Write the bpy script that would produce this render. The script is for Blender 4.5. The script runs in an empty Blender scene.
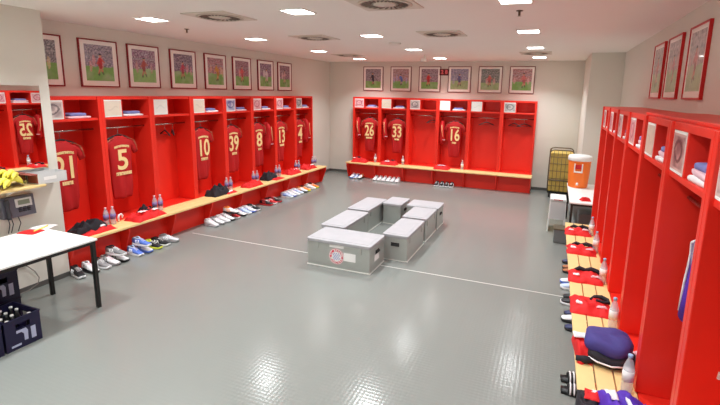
import bpy, bmesh, math, random
from mathutils import Vector, Matrix, noise
PI = math.pi
scn = bpy.context.scene
col = scn.collection
rnd = random.Random(7)

# ------------------------------------------------------------------ materials
def lin(r, g, b):
    f = lambda c: (c/255/12.92) if c/255 <= .04045 else ((c/255+.055)/1.055)**2.4
    return (f(r), f(g), f(b), 1)

def mat(name, rgb, rough=.5, metal=0, spec=.5, trans=0, ior=1.45, noise_amt=0, noise_scale=8, bump=0, bump_scale=40, coat=0, emit=None, estr=0):
    m = bpy.data.materials.new(name); m.use_nodes = True
    nt = m.node_tree; b = nt.nodes['Principled BSDF']
    c = lin(*rgb)
    b.inputs['Base Color'].default_value = c
    b.inputs['Roughness'].default_value = rough
    b.inputs['Metallic'].default_value = metal
    b.inputs['Specular IOR Level'].default_value = spec
    b.inputs['Transmission Weight'].default_value = trans
    b.inputs['IOR'].default_value = ior
    b.inputs['Coat Weight'].default_value = coat
    if emit:
        b.inputs['Emission Color'].default_value = lin(*emit); b.inputs['Emission Strength'].default_value = estr
    tc = nt.nodes.new('ShaderNodeTexCoord')
    if noise_amt:
        n = nt.nodes.new('ShaderNodeTexNoise'); n.inputs['Scale'].default_value = noise_scale; n.inputs['Detail'].default_value = 4
        nt.links.new(tc.outputs['Object'], n.inputs['Vector'])
        r = nt.nodes.new('ShaderNodeMix'); r.data_type = 'RGBA'
        r.inputs[6].default_value = tuple(v*(1-noise_amt) for v in c[:3])+(1,)
        r.inputs[7].default_value = tuple(min(1, v*(1+noise_amt)) for v in c[:3])+(1,)
        nt.links.new(n.outputs['Fac'], r.inputs[0]); nt.links.new(r.outputs[2], b.inputs['Base Color'])
    if bump:
        n2 = nt.nodes.new('ShaderNodeTexNoise'); n2.inputs['Scale'].default_value = bump_scale; n2.inputs['Detail'].default_value = 3
        nt.links.new(tc.outputs['Object'], n2.inputs['Vector'])
        bp = nt.nodes.new('ShaderNodeBump'); bp.inputs['Strength'].default_value = bump; bp.inputs['Distance'].default_value = .01
        nt.links.new(n2.outputs['Fac'], bp.inputs['Height']); nt.links.new(bp.outputs['Normal'], b.inputs['Normal'])
    return m

M = {}
M['red'] = mat('red_lacquer', (230, 48, 34), .38, noise_amt=.03, noise_scale=3)
M['wall'] = mat('wall_paint', (224, 220, 210), .75, noise_amt=.02, noise_scale=2, bump=.05, bump_scale=120)
M['ceil'] = mat('ceiling_paint', (247, 245, 240), .85, noise_amt=.015, noise_scale=1.5)
M['white'] = mat('white_plastic', (240, 240, 238), .4)
M['matte_white'] = mat('white_board', (236, 234, 230), .6)
M['mat_board'] = mat('picture_mount', (250, 244, 238), .6)
M['frame'] = mat('dark_red_frame', (140, 30, 34), .4)
M['frame_back'] = mat('brown_red_frame', (128, 70, 66), .4)
M['frame_right'] = mat('bright_red_frame', (196, 28, 30), .35)
M['wood'] = mat('beech_slat', (238, 204, 142), .4, noise_amt=.06, noise_scale=14)
M['chrome'] = mat('steel_rail', (190, 190, 188), .25, metal=1)
M['alu'] = mat('aluminium_sheet', (190, 192, 188), .42, metal=.75, noise_amt=.04, noise_scale=10, bump=.05, bump_scale=25)
M['alu_lid'] = mat('aluminium_lid', (172, 170, 174), .55, metal=.2, noise_amt=.10, noise_scale=7)
M['alu_edge'] = mat('aluminium_edge', (222, 221, 214), .4, metal=.5)
M['black'] = mat('black_plastic', (24, 24, 26), .45)
M['black_metal'] = mat('black_metal', (28, 27, 26), .4)
M['dark'] = mat('dark_recess', (40, 38, 36), .7)
M['jersey'] = mat('jersey_red', (186, 22, 26), .7, noise_amt=.05, noise_scale=14)
M['jersey2'] = mat('tracksuit_red', (206, 30, 34), .7, noise_amt=.05, noise_scale=14)
M['gold'] = mat('gold_print', (244, 218, 156), .6)
M['trim_gold'] = mat('trim_gold', (206, 120, 92), .7)
M['cloth_red'] = mat('cloth_red', (216, 30, 32), .75, noise_amt=.08, noise_scale=20, bump=.3, bump_scale=25)
M['cloth_black'] = mat('cloth_black', (34, 30, 38), .8, noise_amt=.1, noise_scale=20, bump=.3, bump_scale=25)
M['cloth_navy'] = mat('cloth_navy', (66, 58, 128), .75, noise_amt=.08, noise_scale=20, bump=.3, bump_scale=25)
M['cloth_violet'] = mat('cloth_violet', (84, 44, 170), .7, noise_amt=.08, noise_scale=20, bump=.3, bump_scale=25)
M['cloth_white'] = mat('cloth_white', (238, 232, 234), .85, noise_amt=.03, noise_scale=25)
M['cloth_pink'] = mat('cloth_pale_pink', (238, 198, 208), .85)
M['cloth_blue'] = mat('towel_blue', (128, 130, 188), .9, noise_amt=.1, noise_scale=30)
M['orange'] = mat('orange_plastic', (246, 124, 44), .45)
M['crate'] = mat('crate_blue', (24, 21, 54), .45)
M['crate_mark'] = mat('crate_print', (168, 172, 198), .5)
M['yellow_liner'] = mat('yellow_canvas', (206, 176, 92), .8, noise_amt=.08, noise_scale=10)
M['cage_metal'] = mat('bronze_grey_steel', (112, 100, 80), .4, metal=.6)
M['banana'] = mat('banana_skin', (238, 228, 96), .5, noise_amt=.08, noise_scale=30)
M['stem'] = mat('banana_stem', (110, 100, 40), .7)
M['shelfwood'] = mat('pale_wood_shelf', (226, 198, 138), .5, noise_amt=.08, noise_scale=12)
M['phone'] = mat('phone_grey', (92, 92, 104), .5)
M['phone_dark'] = mat('phone_dark', (52, 52, 62), .5)
M['phone_silver'] = mat('phone_silver', (196, 196, 196), .4)
M['lcd'] = mat('lcd_grey_green', (120, 128, 112), .3)
M['cardboard'] = mat('grey_carton', (206, 206, 206), .7)
M['carton_in'] = mat('red_brown_carton', (150, 74, 62), .7)
M['cable'] = mat('grey_cable', (130, 122, 116), .5)
M['grey_box'] = mat('grey_plastic', (112, 114, 114), .5)
M['label_white'] = mat('paper_label', (236, 234, 232), .6)
M['label_purple'] = mat('violet_label', (126, 108, 160), .5)
M['label_pink'] = mat('pale_pink_label', (226, 202, 210), .5)
M['cap_blue'] = mat('pale_blue_cap', (150, 190, 226), .4)
M['crest_red'] = mat('crest_red', (216, 70, 92), .5)
M['crest_blue'] = mat('crest_blue', (110, 130, 196), .5)
M['signred'] = mat('sign_dark_red', (92, 10, 16), .4)
M['digit'] = mat('sign_digit', (226, 96, 100), .4, emit=(226, 80, 84), estr=.08)
M['lamp'] = mat('lamp_diffuser', (255, 252, 246), .5, emit=(252, 252, 248), estr=15)
M['lamp_rim'] = mat('lamp_rim', (240, 238, 232), .5)
M['vent'] = mat('vent_metal', (222, 217, 206), .5)
M['slot'] = mat('vent_slot', (116, 110, 100), .6)
M['vent_ring'] = mat('vent_ring_metal', (206, 200, 186), .5)
M['kick'] = mat('baseboard_grey', (88, 86, 84), .6)
M['seam'] = mat('floor_seam_pale', (196, 194, 188), .4)
M['yellow'] = mat('yellow_stick', (240, 214, 110), .5)
M['hanger'] = mat('dark_hanger_plastic', (46, 40, 42), .4)
def mirror_mat():
    m = bpy.data.materials.new('mirror_glass'); m.use_nodes = True
    b = m.node_tree.nodes['Principled BSDF']
    b.inputs['Base Color'].default_value = (.9, .91, .9, 1); b.inputs['Metallic'].default_value = 1; b.inputs['Roughness'].default_value = .01
    return m
M['mirror'] = mirror_mat()
def clear_mat(name, rgb, alpha):
    m = bpy.data.materials.new(name); m.use_nodes = True
    b = m.node_tree.nodes['Principled BSDF']
    b.inputs['Base Color'].default_value = lin(*rgb); b.inputs['Roughness'].default_value = .08; b.inputs['Alpha'].default_value = alpha
    b.inputs['Specular IOR Level'].default_value = .8
    return m
M['pet'] = clear_mat('clear_bottle_plastic', (214, 220, 228), .42)
def vcol_mat(name, rough):
    m = bpy.data.materials.new(name); m.use_nodes = True
    nt = m.node_tree; b = nt.nodes['Principled BSDF']
    a = nt.nodes.new('ShaderNodeVertexColor'); a.layer_name = 'print'
    nt.links.new(a.outputs['Color'], b.inputs['Base Color']); b.inputs['Roughness'].default_value = rough
    b.inputs['Coat Weight'].default_value = .5; b.inputs['Coat Roughness'].default_value = .05
    return m
M['print'] = vcol_mat('photo_print', .5)
def floor_mat():
    m = bpy.data.materials.new('studded_grey_rubber'); m.use_nodes = True
    nt = m.node_tree; b = nt.nodes['Principled BSDF']; L = nt.links
    tc = nt.nodes.new('ShaderNodeTexCoord')
    n = nt.nodes.new('ShaderNodeTexNoise'); n.inputs['Scale'].default_value = .8; n.inputs['Detail'].default_value = 5
    L.new(tc.outputs['Object'], n.inputs['Vector'])
    mx = nt.nodes.new('ShaderNodeMix'); mx.data_type = 'RGBA'
    mx.inputs[6].default_value = lin(123, 126, 122); mx.inputs[7].default_value = lin(130, 132, 128)
    L.new(n.outputs['Fac'], mx.inputs[0]); L.new(mx.outputs[2], b.inputs['Base Color'])
    # hammered stud relief: product of two sines
    sp = nt.nodes.new('ShaderNodeSeparateXYZ'); L.new(tc.outputs['Object'], sp.inputs[0])
    def mth(op, a, bb=None):
        q = nt.nodes.new('ShaderNodeMath'); q.operation = op
        for i, v in enumerate((a, bb)):
            if v is None: continue
            if hasattr(v, 'links'): L.new(v, q.inputs[i])
            else: q.inputs[i].default_value = v
        return q.outputs[0]
    u = mth('SINE', mth('MULTIPLY', mth('ADD', sp.outputs[0], sp.outputs[1]), 2*PI/.075))
    v = mth('SINE', mth('MULTIPLY', mth('SUBTRACT', sp.outputs[0], sp.outputs[1]), 2*PI/.075))
    h = mth('MULTIPLY', u, v)
    bp = nt.nodes.new('ShaderNodeBump'); bp.inputs['Strength'].default_value = .045; bp.inputs['Distance'].default_value = .006
    L.new(h, bp.inputs['Height'])
    n3 = nt.nodes.new('ShaderNodeTexNoise'); n3.inputs['Scale'].default_value = 5; n3.inputs['Detail'].default_value = 2
    L.new(tc.outputs['Object'], n3.inputs['Vector'])
    rr = nt.nodes.new('ShaderNodeMapRange'); rr.inputs['To Min'].default_value = .15; rr.inputs['To Max'].default_value = .19
    L.new(n3.outputs['Fac'], rr.inputs['Value']); L.new(rr.outputs['Result'], b.inputs['Roughness'])
    L.new(bp.outputs['Normal'], b.inputs['Normal'])
    b.inputs['Specular IOR Level'].default_value = .5
    return m
M['floor'] = floor_mat()

# ------------------------------------------------------------------ mesh helpers
class MB:
    def __init__(s): s.v = []; s.f = []; s.sm = []
    def add(s, vs, fs, smooth=False):
        o = len(s.v); s.v += [tuple(v) for v in vs]; s.f += [tuple(i+o for i in f) for f in fs]; s.sm += [smooth]*len(fs); return s
    def box(s, x0, y0, z0, x1, y1, z1, mtx=None):
        vs = [Vector(p) for p in ((x0,y0,z0),(x1,y0,z0),(x1,y1,z0),(x0,y1,z0),(x0,y0,z1),(x1,y0,z1),(x1,y1,z1),(x0,y1,z1))]
        if mtx: vs = [mtx @ v for v in vs]
        return s.add(vs, [(0,3,2,1),(4,5,6,7),(0,1,5,4),(1,2,6,5),(2,3,7,6),(3,0,4,7)])
    def prism(s, poly, axis, a, b):
        """extrude a closed polygon (list of 2-D points) along axis from a to b"""
        n = len(poly)
        def P(p, t): return {'x': (t,p[0],p[1]), 'y': (p[0],t,p[1]), 'z': (p[0],p[1],t)}[axis]
        vs = [P(p, a) for p in poly]+[P(p, b) for p in poly]
        fs = [tuple(range(n-1,-1,-1)), tuple(range(n,2*n))]+[(i,(i+1)%n,n+(i+1)%n,n+i) for i in range(n)]
        return s.add(vs, fs)
    def tube(s, pts, r, n=8, caps=True, closed=False):
        pts = [Vector(p) for p in pts]; N = len(pts); rs = r if isinstance(r, (list, tuple)) else [r]*N
        vs = []; up = None
        for i, p in enumerate(pts):
            if closed: d = pts[(i+1)%N]-pts[i-1]
            else: d = pts[min(i+1,N-1)]-pts[max(i-1,0)]
            d.normalize()
            if up is None:
                up = Vector((0,0,1)) if abs(d.z) < .9 else Vector((1,0,0))
            a = d.cross(up).normalized(); up = a.cross(d).normalized()
            for k in range(n):
                t = 2*PI*k/n; vs.append(p+a*math.cos(t)*rs[i]+up*math.sin(t)*rs[i])
        fs = []
        R = N if closed else N-1
        for i in range(R):
            for k in range(n):
                j = (i+1)%N
                fs.append((i*n+k, i*n+(k+1)%n, j*n+(k+1)%n, j*n+k))
        if caps and not closed: fs += [tuple(range(n-1,-1,-1)), tuple(range((N-1)*n, N*n))]
        return s.add(vs, fs, True)
    def lathe(s, prof, n=24, c=(0,0,0)):
        vs = []; N = len(prof)
        for r, z in prof:
            for k in range(n):
                t = 2*PI*k/n; vs.append((c[0]+r*math.cos(t), c[1]+r*math.sin(t), c[2]+z))
        fs = [(i*n+k, i*n+(k+1)%n, (i+1)*n+(k+1)%n, (i+1)*n+k) for i in range(N-1) for k in range(n)]
        fs += [tuple(range(n-1,-1,-1)), tuple(range((N-1)*n, N*n))]
        return s.add(vs, fs, True)
    def loft(s, rings, caps=True):
        n = len(rings[0]); vs = [p for r in rings for p in r]; N = len(rings)
        fs = [(i*n+k, i*n+(k+1)%n, (i+1)*n+(k+1)%n, (i+1)*n+k) for i in range(N-1) for k in range(n)]
        if caps: fs += [tuple(range(n-1,-1,-1)), tuple(range((N-1)*n, N*n))]
        return s.add(vs, fs, True)
    def grid(s, fn, nu, nv, smooth=True):
        vs = [fn(i/nu, j/nv) for j in range(nv+1) for i in range(nu+1)]
        fs = [(j*(nu+1)+i, j*(nu+1)+i+1, (j+1)*(nu+1)+i+1, (j+1)*(nu+1)+i) for j in range(nv) for i in range(nu)]
        return s.add(vs, fs, smooth)
    def mesh(s, name, m, fix=True):
        me = bpy.data.meshes.new(name); me.from_pydata(s.v, [], s.f); me.validate()
        me.polygons.foreach_set('use_smooth', s.sm if len(s.sm) == len(me.polygons) else [False]*len(me.polygons))
        if fix:
            b = bmesh.new(); b.from_mesh(me); bmesh.ops.recalc_face_normals(b, faces=b.faces); b.to_mesh(me); b.free()
        me.materials.append(m); return me
    def build(s, name, m, parent=None, bevel=0, seg=2, fix=True):
        o = bpy.data.objects.new(name, s.mesh(name, m, fix)); col.objects.link(o)
        if parent: o.parent = parent
        if bevel:
            b = o.modifiers.new('bevel', 'BEVEL'); b.width = bevel; b.segments = seg; b.limit_method = 'ANGLE'
        return o
def box(*a): return MB().box(*a)

def tag(o, label, cat, group=None, kind=None):
    o['label'] = label; o['category'] = cat
    if group: o['group'] = group
    if kind: o['kind'] = kind
    return o
def thing(name, label, cat, loc=(0,0,0), rotz=0, group=None):
    o = bpy.data.objects.new(name, None); col.objects.link(o); o.empty_display_size = .1
    o.location = loc; o.rotation_euler = (0, 0, rotz)
    return tag(o, label, cat, group)
def struct(name, mb, m, parent=None, bevel=0):
    o = mb.build(name, m, parent, bevel); o['kind'] = 'structure'; return o
def dup(root, label, loc, rotz=0, group=None):
    r = root.copy(); col.objects.link(r); r.location = loc; r.rotation_euler = (0, 0, rotz); r['label'] = label
    if group: r['group'] = group
    for ch in list(root.children):
        c = ch.copy(); col.objects.link(c); c.parent = r
        for g in list(ch.children):
            d = g.copy(); col.objects.link(d); d.parent = c
    return r
class Proto:
    """first placing moves the built thing itself, every later placing copies it"""
    def __init__(s, make): s.make = make; s.o = None
    def put(s, label, loc, rotz=0, group=None):
        if s.o is None:
            s.o = s.make(); s.o.location = loc; s.o.rotation_euler = (0,0,rotz); s.o['label'] = label
            if group: s.o['group'] = group
            return s.o
        return dup(s.o, label, loc, rotz, group)

def text_mesh(txt, size, depth=.002, bold=.0, spacing=1.0):
    cu = bpy.data.curves.new('lettering', 'FONT'); cu.body = txt; cu.size = size; cu.extrude = depth; cu.offset = bold
    cu.align_x = 'CENTER'; cu.align_y = 'CENTER'; cu.space_character = spacing; cu.resolution_u = 4
    o = bpy.data.objects.new('lettering', cu); col.objects.link(o)
    dg = bpy.context.evaluated_depsgraph_get(); dg.update()
    me = bpy.data.meshes.new_from_object(o.evaluated_get(dg))
    bpy.data.objects.remove(o); bpy.data.curves.remove(cu)
    return me
def text_obj(name, txt, size, m, parent, mtx, depth=.002, bold=0., sx=1):
    me = text_mesh(txt, size, depth, bold); me.transform(mtx @ Matrix.Diagonal((sx,1,1,1)))
    me.materials.clear(); me.materials.append(m)
    o = bpy.data.objects.new(name, me); col.objects.link(o); o.parent = parent; return o
FACE = Matrix.Rotation(PI/2, 4, 'X')       # lettering that faces -y

# ------------------------------------------------------------------ room measures (metres)
W = .8386; HB = .443; HT = 2.3; ZS = 1.985
XL, Y0L = -6.0177, 4.3778-.8386            # left row: face plane, near end of its first bay
X0B, YB = -5.444, 11.5873                  # back row
XR, Y0R = .692, 7.3826                     # right row: face plane, far end
PB = .3826
XW, YW, XWR, CH = -6.395, 11.945, 1.2, 3.3
YREAR = -2.6
XS, YS = -5.72, 3.535                      # white wall pier on the left: face and corner
XP, YP = .6, 9.85                          # wall block behind the right row

# setting
struct('floor', MB().box(XW-.2, YREAR-.2, -.1, XWR+.2, YW+.2, 0), M['floor'])
struct('ceiling', MB().box(XW-.2, YREAR-.2, CH, XWR+.2, YW+.2, CH+.12), M['ceil'])
struct('wall_left', MB().box(XW-.15, YS-.1, 0, XW, YW+.15, CH), M['wall'])
struct('wall_left_pier', MB().box(XW-.15, YREAR-.15, 0, XS, YS, CH), M['wall'])
struct('wall_back', MB().box(XW, YW, 0, XWR+.15, YW+.15, CH), M['wall'])
struct('wall_right', MB().box(XWR, YREAR-.15, 0, XWR+.15, YW, CH), M['wall'])
struct('wall_right_block', MB().box(XP, YP, 0, XWR, YW, CH), M['wall'])
struct('wall_rear', MB().box(XS, YREAR-.15, 0, XWR, YREAR, CH), M['wall'])
struct('baseboard_back', MB().box(XW, YW-.012, 0, X0B, YW, .07).box(X0B+6*W, YW-.012, 0, XP, YW, .07), M['kick'])
struct('baseboard_left', MB().box(XW, Y0L+8*W+.02, 0, XW+.012, YW-.013, .07), M['kick'])
struct('baseboard_pier', MB().box(XS, YREAR, 0, XS+.012, YS, .06), M['kick'])
struct('trim_1', MB().box(-5.6, 5.5, -.001, .5, 5.518, .0015), M['seam'])   # pale seam across the floor

# ------------------------------------------------------------------ printed pictures
def print_mesh(name, w, h, fn, nu, nv, origin=(0,0,0)):
    """flat sheet in the x-z plane, facing -y, with a printed image as vertex colours"""
    mb = MB(); mb.grid(lambda u, v: (origin[0]+w*(u-.5), origin[1], origin[2]+h*(v-.5)), nu, nv, False)
    me = mb.mesh(name, M['print'], fix=False)
    ca = me.color_attributes.new('print', 'FLOAT_COLOR', 'POINT')
    for j in range(nv+1):
        for i in range(nu+1):
            ca.data[j*(nu+1)+i].color = fn(i/nu, j/nv)
    return me
def mixc(a, b, t): t = max(0, min(1, t)); return tuple(a[i]*(1-t)+b[i]*t for i in range(3))+(1,)
def football_photo(seed, kit, crowd, pitch):
    r = random.Random(seed); cx = .5+r.uniform(-.1, .12); lean = r.uniform(-.08, .08)
    kit, crowd, pitch = lin(*kit), lin(*crowd), lin(*pitch); skin = lin(196, 140, 110); dark = lin(40, 34, 44); pale = lin(200, 190, 190)
    hz = r.uniform(.34, .44); others = [(r.uniform(.05, .95), r.uniform(.4, .6), r.uniform(.04, .07)) for _ in range(3)]
    S = r.uniform(.72, .86); X0, Y0 = cx, .36
    def seg(u, v, x0, y0, x1, y1, w):
        dx, dy = x1-x0, y1-y0; t = max(0, min(1, ((u-x0)*dx+(v-y0)*dy)/(dx*dx+dy*dy)))
        return math.hypot((u-x0-t*dx)*.85, v-y0-t*dy) < w
    grey = lin(150, 146, 150)
    def fn(u, v):
        n = noise.noise(Vector((u*11, v*13, seed)))*.5+.5; n2 = noise.noise(Vector((u*24, v*28, seed+5)))*.5+.5; n3 = noise.noise(Vector((u*4, v*4, seed+8)))*.5+.5
        if v < hz+.05*(n3-.5):
            c = mixc(pitch, mixc(pitch, dark, .55), .5*n); c = mixc(c, pale, .35*max(0, n3-.45)*2)
        else:
            c = mixc(dark, crowd, .1+.95*n); c = mixc(c, pale, .95*max(0, n2-.44)*2.6)
            if abs(v-.72) < .03: c = mixc(c, grey, .6)
            if .5 < v < .6: c = mixc(c, crowd, .5*n3)
        for (ox, oy, ow) in others:
            if ((u-ox)/ow)**2+((v-oy)/.16)**2 < 1: c = mixc(c, mixc(kit, pale, n2), .65)
        uo, vo = u, v
        u, v = X0+(u-X0)/S+.03*(n3-.5), Y0+(v-Y0)/S+.02*(n-.5)
        x = cx+lean; k2 = mixc(kit, mixc(kit, dark, .6), 1.1*n2-.15)
        if seg(u, v, cx+.02, .42, cx-.07, .17, .035) or seg(u, v, cx+.03, .42, cx+.09+lean, .2, .035): c = mixc(skin, k2, .4)
        if seg(u, v, cx-.07, .17, cx-.075, .1, .03) or seg(u, v, cx+.09+lean, .2, cx+.11+lean, .13, .03): c = mixc(dark, c, .3)
        if seg(u, v, x-.05, .68, x-.17, .52, .03) or seg(u, v, x+.07, .68, x+.19, .6, .03): c = mixc(k2, skin, .3)
        if seg(u, v, x, .68, cx+.02, .47, .085): c = k2
        if seg(u, v, cx, .46, cx+.03, .4, .075): c = mixc(k2, dark, .3)
        if math.hypot((u-x-.01)*.85, v-.82) < .055: c = skin
        if v > .835 and math.hypot((u-x-.01)*.85, v-.84) < .052: c = dark
        return c
    return lambda u, v: tuple(min(1, q*1.2) for q in fn(u, v)[:3])+(1,)
def make_picture(label, loc, rotz, w, h, seed, kit, crowd, pitch, fm, group, border=.06):
    t = thing('framed_photograph', label, 'framed picture', loc, rotz, group)
    d = .03; f = .018
    MB().box(-w/2, -d, -h/2, -w/2+f, 0, h/2).box(w/2-f, -d, -h/2, w/2, 0, h/2).box(-w/2+f, -d, -h/2, w/2-f, 0, -h/2+f).box(-w/2+f, -d, h/2-f, w/2-f, 0, h/2).build('frame', fm, t, .003)
    box(-w/2+f, -.02, -h/2+f, w/2-f, -.004, h/2-f).build('mount', M['mat_board'], t)
    pw, ph = w-2*f-2*border, h-2*f-2*border
    me = print_mesh('print', pw, ph, football_photo(seed, kit, crowd, pitch), 40, 48, (0, -.0215, .008))
    o = bpy.data.objects.new('print', me); col.objects.link(o); o.parent = t
    return t
RED, YEL, WHT, BLK = (206, 40, 44), (214, 178, 60), (222, 214, 216), (50, 44, 60)
CR = [(120, 118, 126), (150, 140, 160), (150, 96, 130), (110, 90, 120), (190, 110, 120), (160, 90, 110), (140, 96, 130), (150, 100, 120)]
G = (120, 172, 88)
lp = [(3.86, YEL, 'nearest picture of the left wall, cut by the white pier, yellow-shirted player'), (4.69, RED, 'red-framed photo of a red-shirted player above the lockers of jerseys 21 and 5'),
      (5.46, (176, 74, 66), 'framed photo of a player on wide green grass, above the hanger-only left locker'), (6.29, (190, 60, 84), 'framed photo above the locker of jersey 10 on the left wall'),
      (7.11, (214, 150, 60), 'framed photo with a dark crowd above the locker of jersey 39'), (7.91, (222, 96, 96), 'framed photo with pinkish players above the locker of jersey 8'),
      (8.75, WHT, 'framed photo above the locker of jersey 13 on the left wall'), (9.53, (214, 170, 170), 'last framed photo of the left wall, nearest the room corner')]
for i, (y, kit, lb) in enumerate(lp):
    make_picture(lb, (XW, y, 2.772), PI/2, .60, .685, 11+i, kit, CR[i], G if i != 2 else (140, 186, 110), M['frame'], 'framed match photos on the left wall', .065)
bpx = [(-4.97, BLK, (140, 118, 130), 'first framed photo of the back wall, nearest the left corner, above jersey 26'), (-4.125, (90, 120, 200), (186, 140, 140), 'framed photo with a blue patch above the locker of jersey 33'),
       (-3.285, RED, (150, 110, 128), 'framed photo directly beside the dark red digit sign, on its corner side'), (-2.458, (96, 90, 140), (140, 134, 168), 'framed photo above jersey 16, mauve with a pale pitch'),
       (-1.645, (204, 90, 84), (96, 112, 96), 'framed photo of one reddish player against dark green, back wall'), (-.845, (220, 120, 120), (196, 130, 130), 'last framed photo of the back wall, reddish, above the end locker near the trolley')]
for i, (x, kit, cr, lb) in enumerate(bpx):
    make_picture(lb, (x, YW, 2.822), 0, .62, .685, 41+i, kit, cr, (150, 176, 120) if i in (3, 4) else G, M['frame_back'], 'framed match photos on the back wall', .055)
for i, (y, lb) in enumerate([(6.60, 'farthest red-framed picture on the right wall, nearest the room corner'), (5.80, 'middle red-framed picture of the three on the right wall'), (4.93, 'nearest red-framed picture on the right wall, closest to the photo edge')]):
    make_picture(lb, (XWR, y, 2.772), -PI/2, .60, .685, 61+i, (216, 140, 140), (206, 190, 190), (170, 190, 150), M['frame_right'], 'framed photos on the right wall', .05)

s = thing('digit_sign', 'small dark red digit sign high on the back wall between two framed photos', 'sign', (-2.878, YW, 3.013))
box(-.13, -.04, -.085, .13, 0, .085).build('housing', M['signred'], s, .006)
for u, t in ((-.055, '2'), (.06, '8')): text_obj('digit', t, .14, M['digit'], s, Matrix.Translation((u, -.043, 0)) @ FACE, .002, .006)

# ------------------------------------------------------------------ lamps, vents, small ceiling pieces
LAMP_W, LAMP_SPREAD = 28.5, 119
def make_lamp():
    t = thing('ceiling_lamp', '', 'ceiling lamp')
    a = .15; f = .012
    MB().box(-a, -a, -.012, a, -a+f, 0).box(-a, a-f, -.012, a, a, 0).box(-a, -a+f, -.012, -a+f, a-f, 0).box(a-f, -a+f, -.012, a, a-f, 0).build('rim', M['lamp_rim'], t)
    box(-a+f, -a+f, -.008, a-f, a-f, -.002).build('diffuser', M['lamp'], t)
    ld = bpy.data.lights.new('downlight', 'AREA'); ld.shape = 'SQUARE'; ld.size = .26; ld.energy = LAMP_W; ld.spread = math.radians(LAMP_SPREAD); ld.color = (.93, .985, 1)
    lo = bpy.data.objects.new('downlight', ld); col.objects.link(lo); lo.parent = t; lo.location = (0, 0, -.013)
    return t
PL = Proto(make_lamp)
cname = {-4.9: 'column nearest the left wall', -2.73: 'middle column', -.42: 'column nearest the right wall'}
for x in (-4.9, -2.73, -.42):
    for k, y in enumerate((10.8, 8.65, 6.47, 4.36, 2.2, .05, -1.9)):
        o = ['first', 'second', 'third', 'fourth', 'fifth', 'sixth', 'seventh'][k]
        PL.put(f'square ceiling lamp, {o} from the back wall, {cname[x]}', (x, y, CH), 0, 'square ceiling lamps')
def make_vent():
    t = thing('ceiling_vent', '', 'ceiling vent')
    box(-.31, -.31, -.012, .31, .31, 0).build('plate', M['vent'], t, .003)
    MB().lathe([(.27, -.012), (.275, -.018), (.235, -.022), (.235, -.012)], 40).build('swirl_ring', M['vent_ring'], t)
    sl = MB()
    for k in range(24):
        m = Matrix.Rotation(2*PI*k/24, 4, 'Z') @ Matrix.Translation((.185, 0, 0)) @ Matrix.Rotation(.35, 4, 'Z')
        sl.box(-.052, -.009, -.018, .052, .009, -.010, m)
    sl.build('slots', M['slot'], t)
    MB().lathe([(.001, -.012), (.11, -.012), (.11, -.02), (.001, -.022)], 32).build('centre_disc', M['vent'], t)
    return t
PV = Proto(make_vent)
for x, y, lb in [(-3.86, 4.42, 'square swirl vent nearest the camera on the left of the ceiling'), (-3.76, 6.51, 'square swirl vent on the ceiling behind the nearest left vent'), (-1.64, 4.2, 'square swirl vent cut by the top edge of the photo'),
                 (-1.62, 6.475, 'square swirl vent over the middle, between two lamp columns'), (-.456, 9.77, 'square swirl vent between two lamps near the wall block'), (-4.7, 9.7, 'square swirl vent near the back left corner')]:
    PV.put(lb, (x, y, CH), 0, 'square swirl vents in the ceiling')
def make_sprinkler():
    t = thing('sprinkler_head', '', 'sprinkler')
    MB().lathe([(.035, 0), (.035, -.006), (.012, -.01), (.012, -.05), (.004, -.055)], 14).build('body', M['cage_metal'], t)
    MB().lathe([(.022, -.055), (.022, -.059)], 14).build('deflector', M['vent_ring'], t)
    return t
PS = Proto(make_sprinkler)
PS.put('small dark sprinkler on the ceiling between lamps near the right', (-.425, 4.93, CH), 0, 'ceiling sprinklers')
PS.put('small dark sprinkler on the ceiling above the left wall photos', (-5.165, 5.2, CH), 0, 'ceiling sprinklers')
tag(MB().lathe([(.11, 0), (.11, -.02), (.09, -.035), (.001, -.04)], 24).build('smoke_detector', M['lamp_rim']), 'faint round smoke detector on the ceiling between lamps', 'smoke detector').location = (-2.725, 7.51, CH)
sp = thing('ceiling_camera', 'tiny pale camera hanging from the ceiling near the back wall', 'camera', (-2.87, 9.9, CH))
MB().tube([(0,0,0), (0,0,-.09)], .012).build('bracket', M['vent'], sp); box(-.05, -.12, -.15, .05, .06, -.08).build('housing', M['lamp_rim'], sp, .01)

# ------------------------------------------------------------------ lockers
def photo_plate(seed, a, b, c):
    A, B, Cc = lin(*a), lin(*b), lin(*c)
    def fn(u, v):
        n = noise.noise(Vector((u*3.2, v*3.2, seed)))
        r = math.hypot(u-.5, v-.55)
        k = mixc(A, B, .5+1.1*n)
        if .24 < r+.06*n < .34: k = mixc(k, Cc, .8)
        if r < .14: k = mixc(k, B, .6)
        if u < .05 or u > .95 or v < .05 or v > .95: k = A
        return k
    return fn
def scribble_plate(seed, a, b):
    A, B = lin(*a), lin(*b)
    def fn(u, v):
        n = noise.noise(Vector((u*6, v*6, seed)))
        return mixc(A, B, .5 if abs(v-.5-.12*math.sin(u*9+seed)) < .05 and .2 < u < .8 else .12*(n+.5))
    return fn
PLATES = {
 'photo': lambda s: photo_plate(s, (214, 196, 190), (150, 132, 134), (84, 72, 80)),
 'pink': lambda s: photo_plate(s, (228, 190, 190), (206, 120, 130), (170, 70, 90)),
 'grey': lambda s: photo_plate(s, (206, 200, 196), (140, 138, 140), (90, 90, 96)),
 'blue': lambda s: photo_plate(s, (206, 196, 206), (110, 110, 160), (70, 70, 120)),
 'dark': lambda s: photo_plate(s, (206, 176, 170), (120, 96, 100), (40, 34, 42)),
 'beige': lambda s: scribble_plate(s, (222, 206, 188), (196, 178, 164)),
 'white': lambda s: scribble_plate(s, (240, 236, 230), (206, 206, 204)),
}
LMESH = {}
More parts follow.
